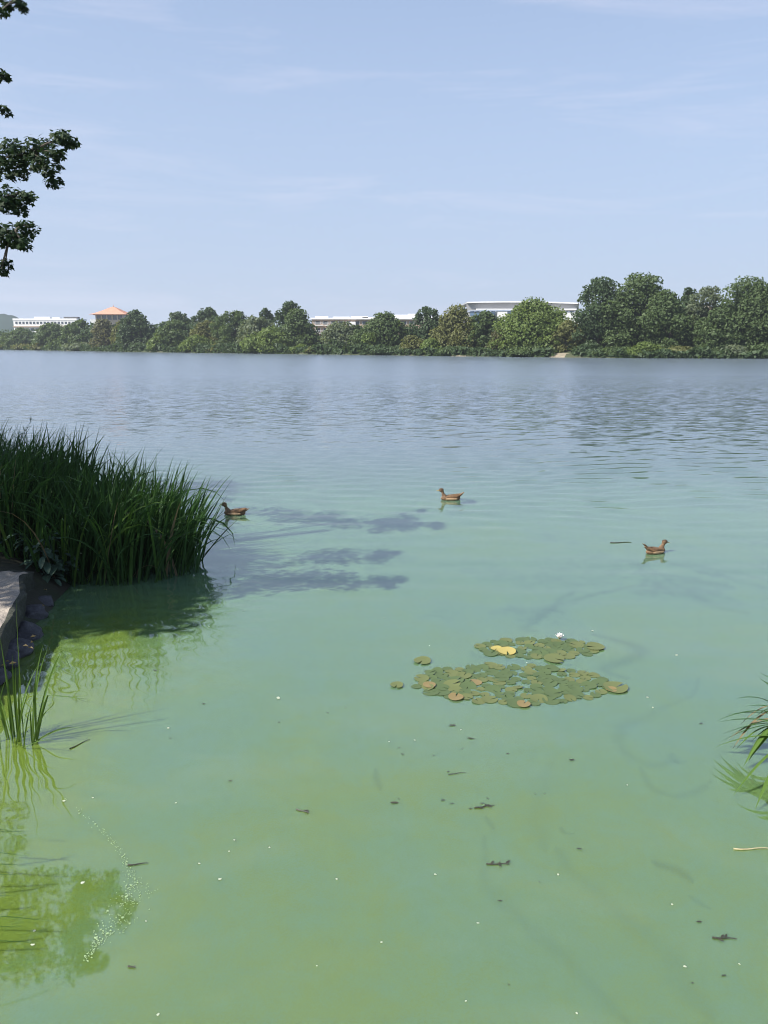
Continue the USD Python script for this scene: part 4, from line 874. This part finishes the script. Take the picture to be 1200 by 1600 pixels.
# ------------------------------------------------------------------ bits floating on the water
r = np.random.default_rng(23)
def speck(px, py, wpx, matname, name, label, c, group, lift=.004):
    g = ground(px, py); k = np.linalg.norm(g - [0, 0, CAM_H]) / FPX; R_ = wpx * k / 2 * (.72 if c == 'petal' else .75); n = 8; a = np.linspace(0, 2 * np.pi, n + 1)[:-1]
    rad = R_ * r.uniform(.65, 1.1, n); asp = r.uniform(.5, .95) if c == 'petal' else r.uniform(.22, .5); th = r.uniform(0, 3.14) if c == 'petal' else r.normal(0, .35)
    v = np.column_stack([rad * np.cos(a), rad * np.sin(a) * asp, lift + R_ * r.uniform(.0, .08, n)]); v = np.vstack([[[0, 0, lift]], v])
    v[:, :2] = v[:, :2] @ np.array([[math.cos(th), -math.sin(th)], [math.sin(th), math.cos(th)]]); v[:, :2] += g[:2]
    obj(name, (v, np.array([[0, 1 + j, 1 + (j + 1) % n] for j in range(n)])), matname, label=label, cat=c, group=group, smooth=True)
for (px, py, w) in ((435, 1091, 12), (263, 1138, 6), (145, 1247, 5), (275, 1255, 5), (100, 1252, 7), (366, 1313, 5), (358, 1331, 5), (311, 1350, 6), (344, 1374, 8), (421, 1325, 5), (680, 1367, 6), (526, 1374, 5), (51, 1477, 8), (54, 1455, 6), (228, 1440, 5), (747, 1443, 6), (596, 1473, 5), (247, 1586, 7), (980, 1227, 5),
                    (872, 1367, 6), (1050, 1414, 5), (1070, 1511, 8), (1155, 1507, 5), (728, 1565, 5), (901, 1584, 6), (926, 986, 7), (1012, 1090, 6), (1020, 1106, 6), (1057, 1024, 7), (720, 1141, 5), (608, 1159, 5), (648, 1157, 5), (495, 1510, 4), (129, 1380, 8), (823, 1036, 5), (671, 1009, 4)):
    speck(px, py, w, 'petal_speck', 'floating_petal', 'tiny pale petal floating on the green water', 'petal', 'pale petals scattered on the water')
for (px, py, w) in ((617, 1255, 18), (623, 1249, 6), (692, 1251, 9), (705, 1256, 12), (762, 1248, 6), (735, 1264, 9), (746, 1261, 6), (753, 1256, 8), (781, 1408, 10), (360, 1221, 10), (266, 1154, 5), (795, 1539, 5), (1092, 1441, 12), (1131, 1525, 12), (905, 1327, 13), (708, 1134, 16), (735, 1154, 18), (629, 1179, 7), (677, 1181, 7), (836, 1241, 5), (851, 1241, 5), (1082, 1537, 6), (436, 1129, 7), (540, 1106, 7), (512, 1114, 6), (623, 1169, 5), (242, 1048, 9), (700, 1206, 8), (843, 1379, 5), (893, 1188, 14), (793, 1178, 9), (723, 1170, 6), (380, 955, 7), (600, 966, 5), (327, 980, 5), (1095, 1131, 9), (318, 1100, 8)):
    speck(px, py, w, 'dead_leaf', 'floating_leaf', 'tiny dark dead leaf floating on the green water', 'leaf', 'dark dead leaves scattered on the water', lift=.005)
def flat_twig(px, py, w, label, m_='dead_leaf', ang=0.0, name='floating_twig', leafy=True, thick=.006):
    g = ground(px, py); k = np.linalg.norm(g - [0, 0, CAM_H]) / FPX; Lw = w * k * .9; t = thing(name, label, 'twig', g)
    d = np.array([math.cos(ang), math.sin(ang), 0]); nrm = np.array([-d[1], d[0], 0]); s = np.linspace(-.5, .5, 7)
    line = g + d * (s * Lw)[:, None] + nrm * (np.sin(s * 5) * Lw * .05)[:, None] + [0, 0, .006]
    obj('stem', tube(line, np.linspace(thick, thick * .4, 7), 5), m_, t)
    if leafy:
        for q in range(5):
            c = line[r.integers(1, 6)]; a = ang + r.choice([-1, 1]) * r.uniform(.3, 1.1); e = np.array([math.cos(a), math.sin(a), 0]); f_ = np.array([-e[1], e[0], 0]); l = Lw * r.uniform(.18, .34)
            obj('leaf', ([c, c + e * l * .5 + f_ * l * .18 + [0, 0, .004], c + e * l + [0, 0, .006], c + e * l * .5 - f_ * l * .18 + [0, 0, .002]], np.array([[0, 1, 2], [0, 2, 3]])), m_, t)
flat_twig(778, 1351, 36, 'dark leafy twig floating right of the middle in the near water', ang=-.1)
flat_twig(473, 1268, 24, 'small dark leafy twig floating left of the middle', ang=-.5)
flat_twig(757, 1261, 34, 'dark twig with scattered leaves floating above the larger leafy twig', ang=.15)
flat_twig(206, 1512, 12, 'tiny dark curled twig near the bottom left', ang=-.3)
flat_twig(1132, 1467, 34, 'dark slim twig near the lower right', ang=-.15)
flat_twig(714, 1209, 30, 'thin forked twig above the scattered leaves in mid water', ang=.15, leafy=False, thick=.004)
flat_twig(216, 1351, 30, 'thin dark twig lying across the foam streak', ang=.1, leafy=False)
flat_twig(1176, 1327, 56, 'pale straw floating at the right edge', m_='straw', ang=-.05, name='floating_straw', leafy=False)
flat_twig(970, 848, 36, 'dark thin stick floating left of the right duck', ang=.04, leafy=False, thick=.012)
flat_twig(125, 1163, 36, 'thin bent grass stem floating beside the strap-leaf clump', ang=.9, leafy=False, thick=.006)
# foam streak
fo = []
P = np.array([ground(*q)[:2] for q in ((98, 1230), (112, 1258), (145, 1285), (175, 1315), (195, 1345), (206, 1380), (204, 1400), (192, 1430), (165, 1458), (148, 1480), (132, 1508))])
from scipy.interpolate import CubicSpline
Q = CubicSpline(np.linspace(0, 1, len(P)), P)
for k in range(420):
    u_ = np.clip(r.beta(2.6, 1.7), 0, 1); c = Q(u_); wdt = .012 + .055 * math.exp(-((u_ - .66) / .14) ** 2); c = c + r.normal(0, wdt, 2) * np.array([1, 1.1])
    R_ = r.uniform(.0024, .0052) * (2.6 if r.random() < .045 else 1); n = 6; a = np.linspace(0, 2 * np.pi, n + 1)[:-1] + r.random(); q = R_ * r.uniform(.6, 1.2, n)
    v = np.vstack([[[c[0], c[1], .0065]], np.column_stack([c[0] + q * np.cos(a), c[1] + q * np.sin(a), np.full(n, .0035)])]); fo.append(trimesh.Trimesh(v, [[0, 1 + j, 1 + (j + 1) % n] for j in range(n)], process=False))
obj('foam_streak', cat(fo), 'foam', label='curved streak of pale foam bubbles on the water at the lower left', cat='foam', kind='stuff')

# ------------------------------------------------------------------ summer haze over the lake
L['haze'] = usdkit.material(stage, '/World/Looks/haze', {'v': ('principled_volume', {'color': (0.86, 0.92, 1.0), 'density': HAZE, 'anisotropy': 0.3})}, [], volume='v.volume')
obj('haze', box(-3000, 3000, -400, 6500, -3, 85), 'haze', label='thin bluish summer haze over the lake', cat='haze', kind='stuff')
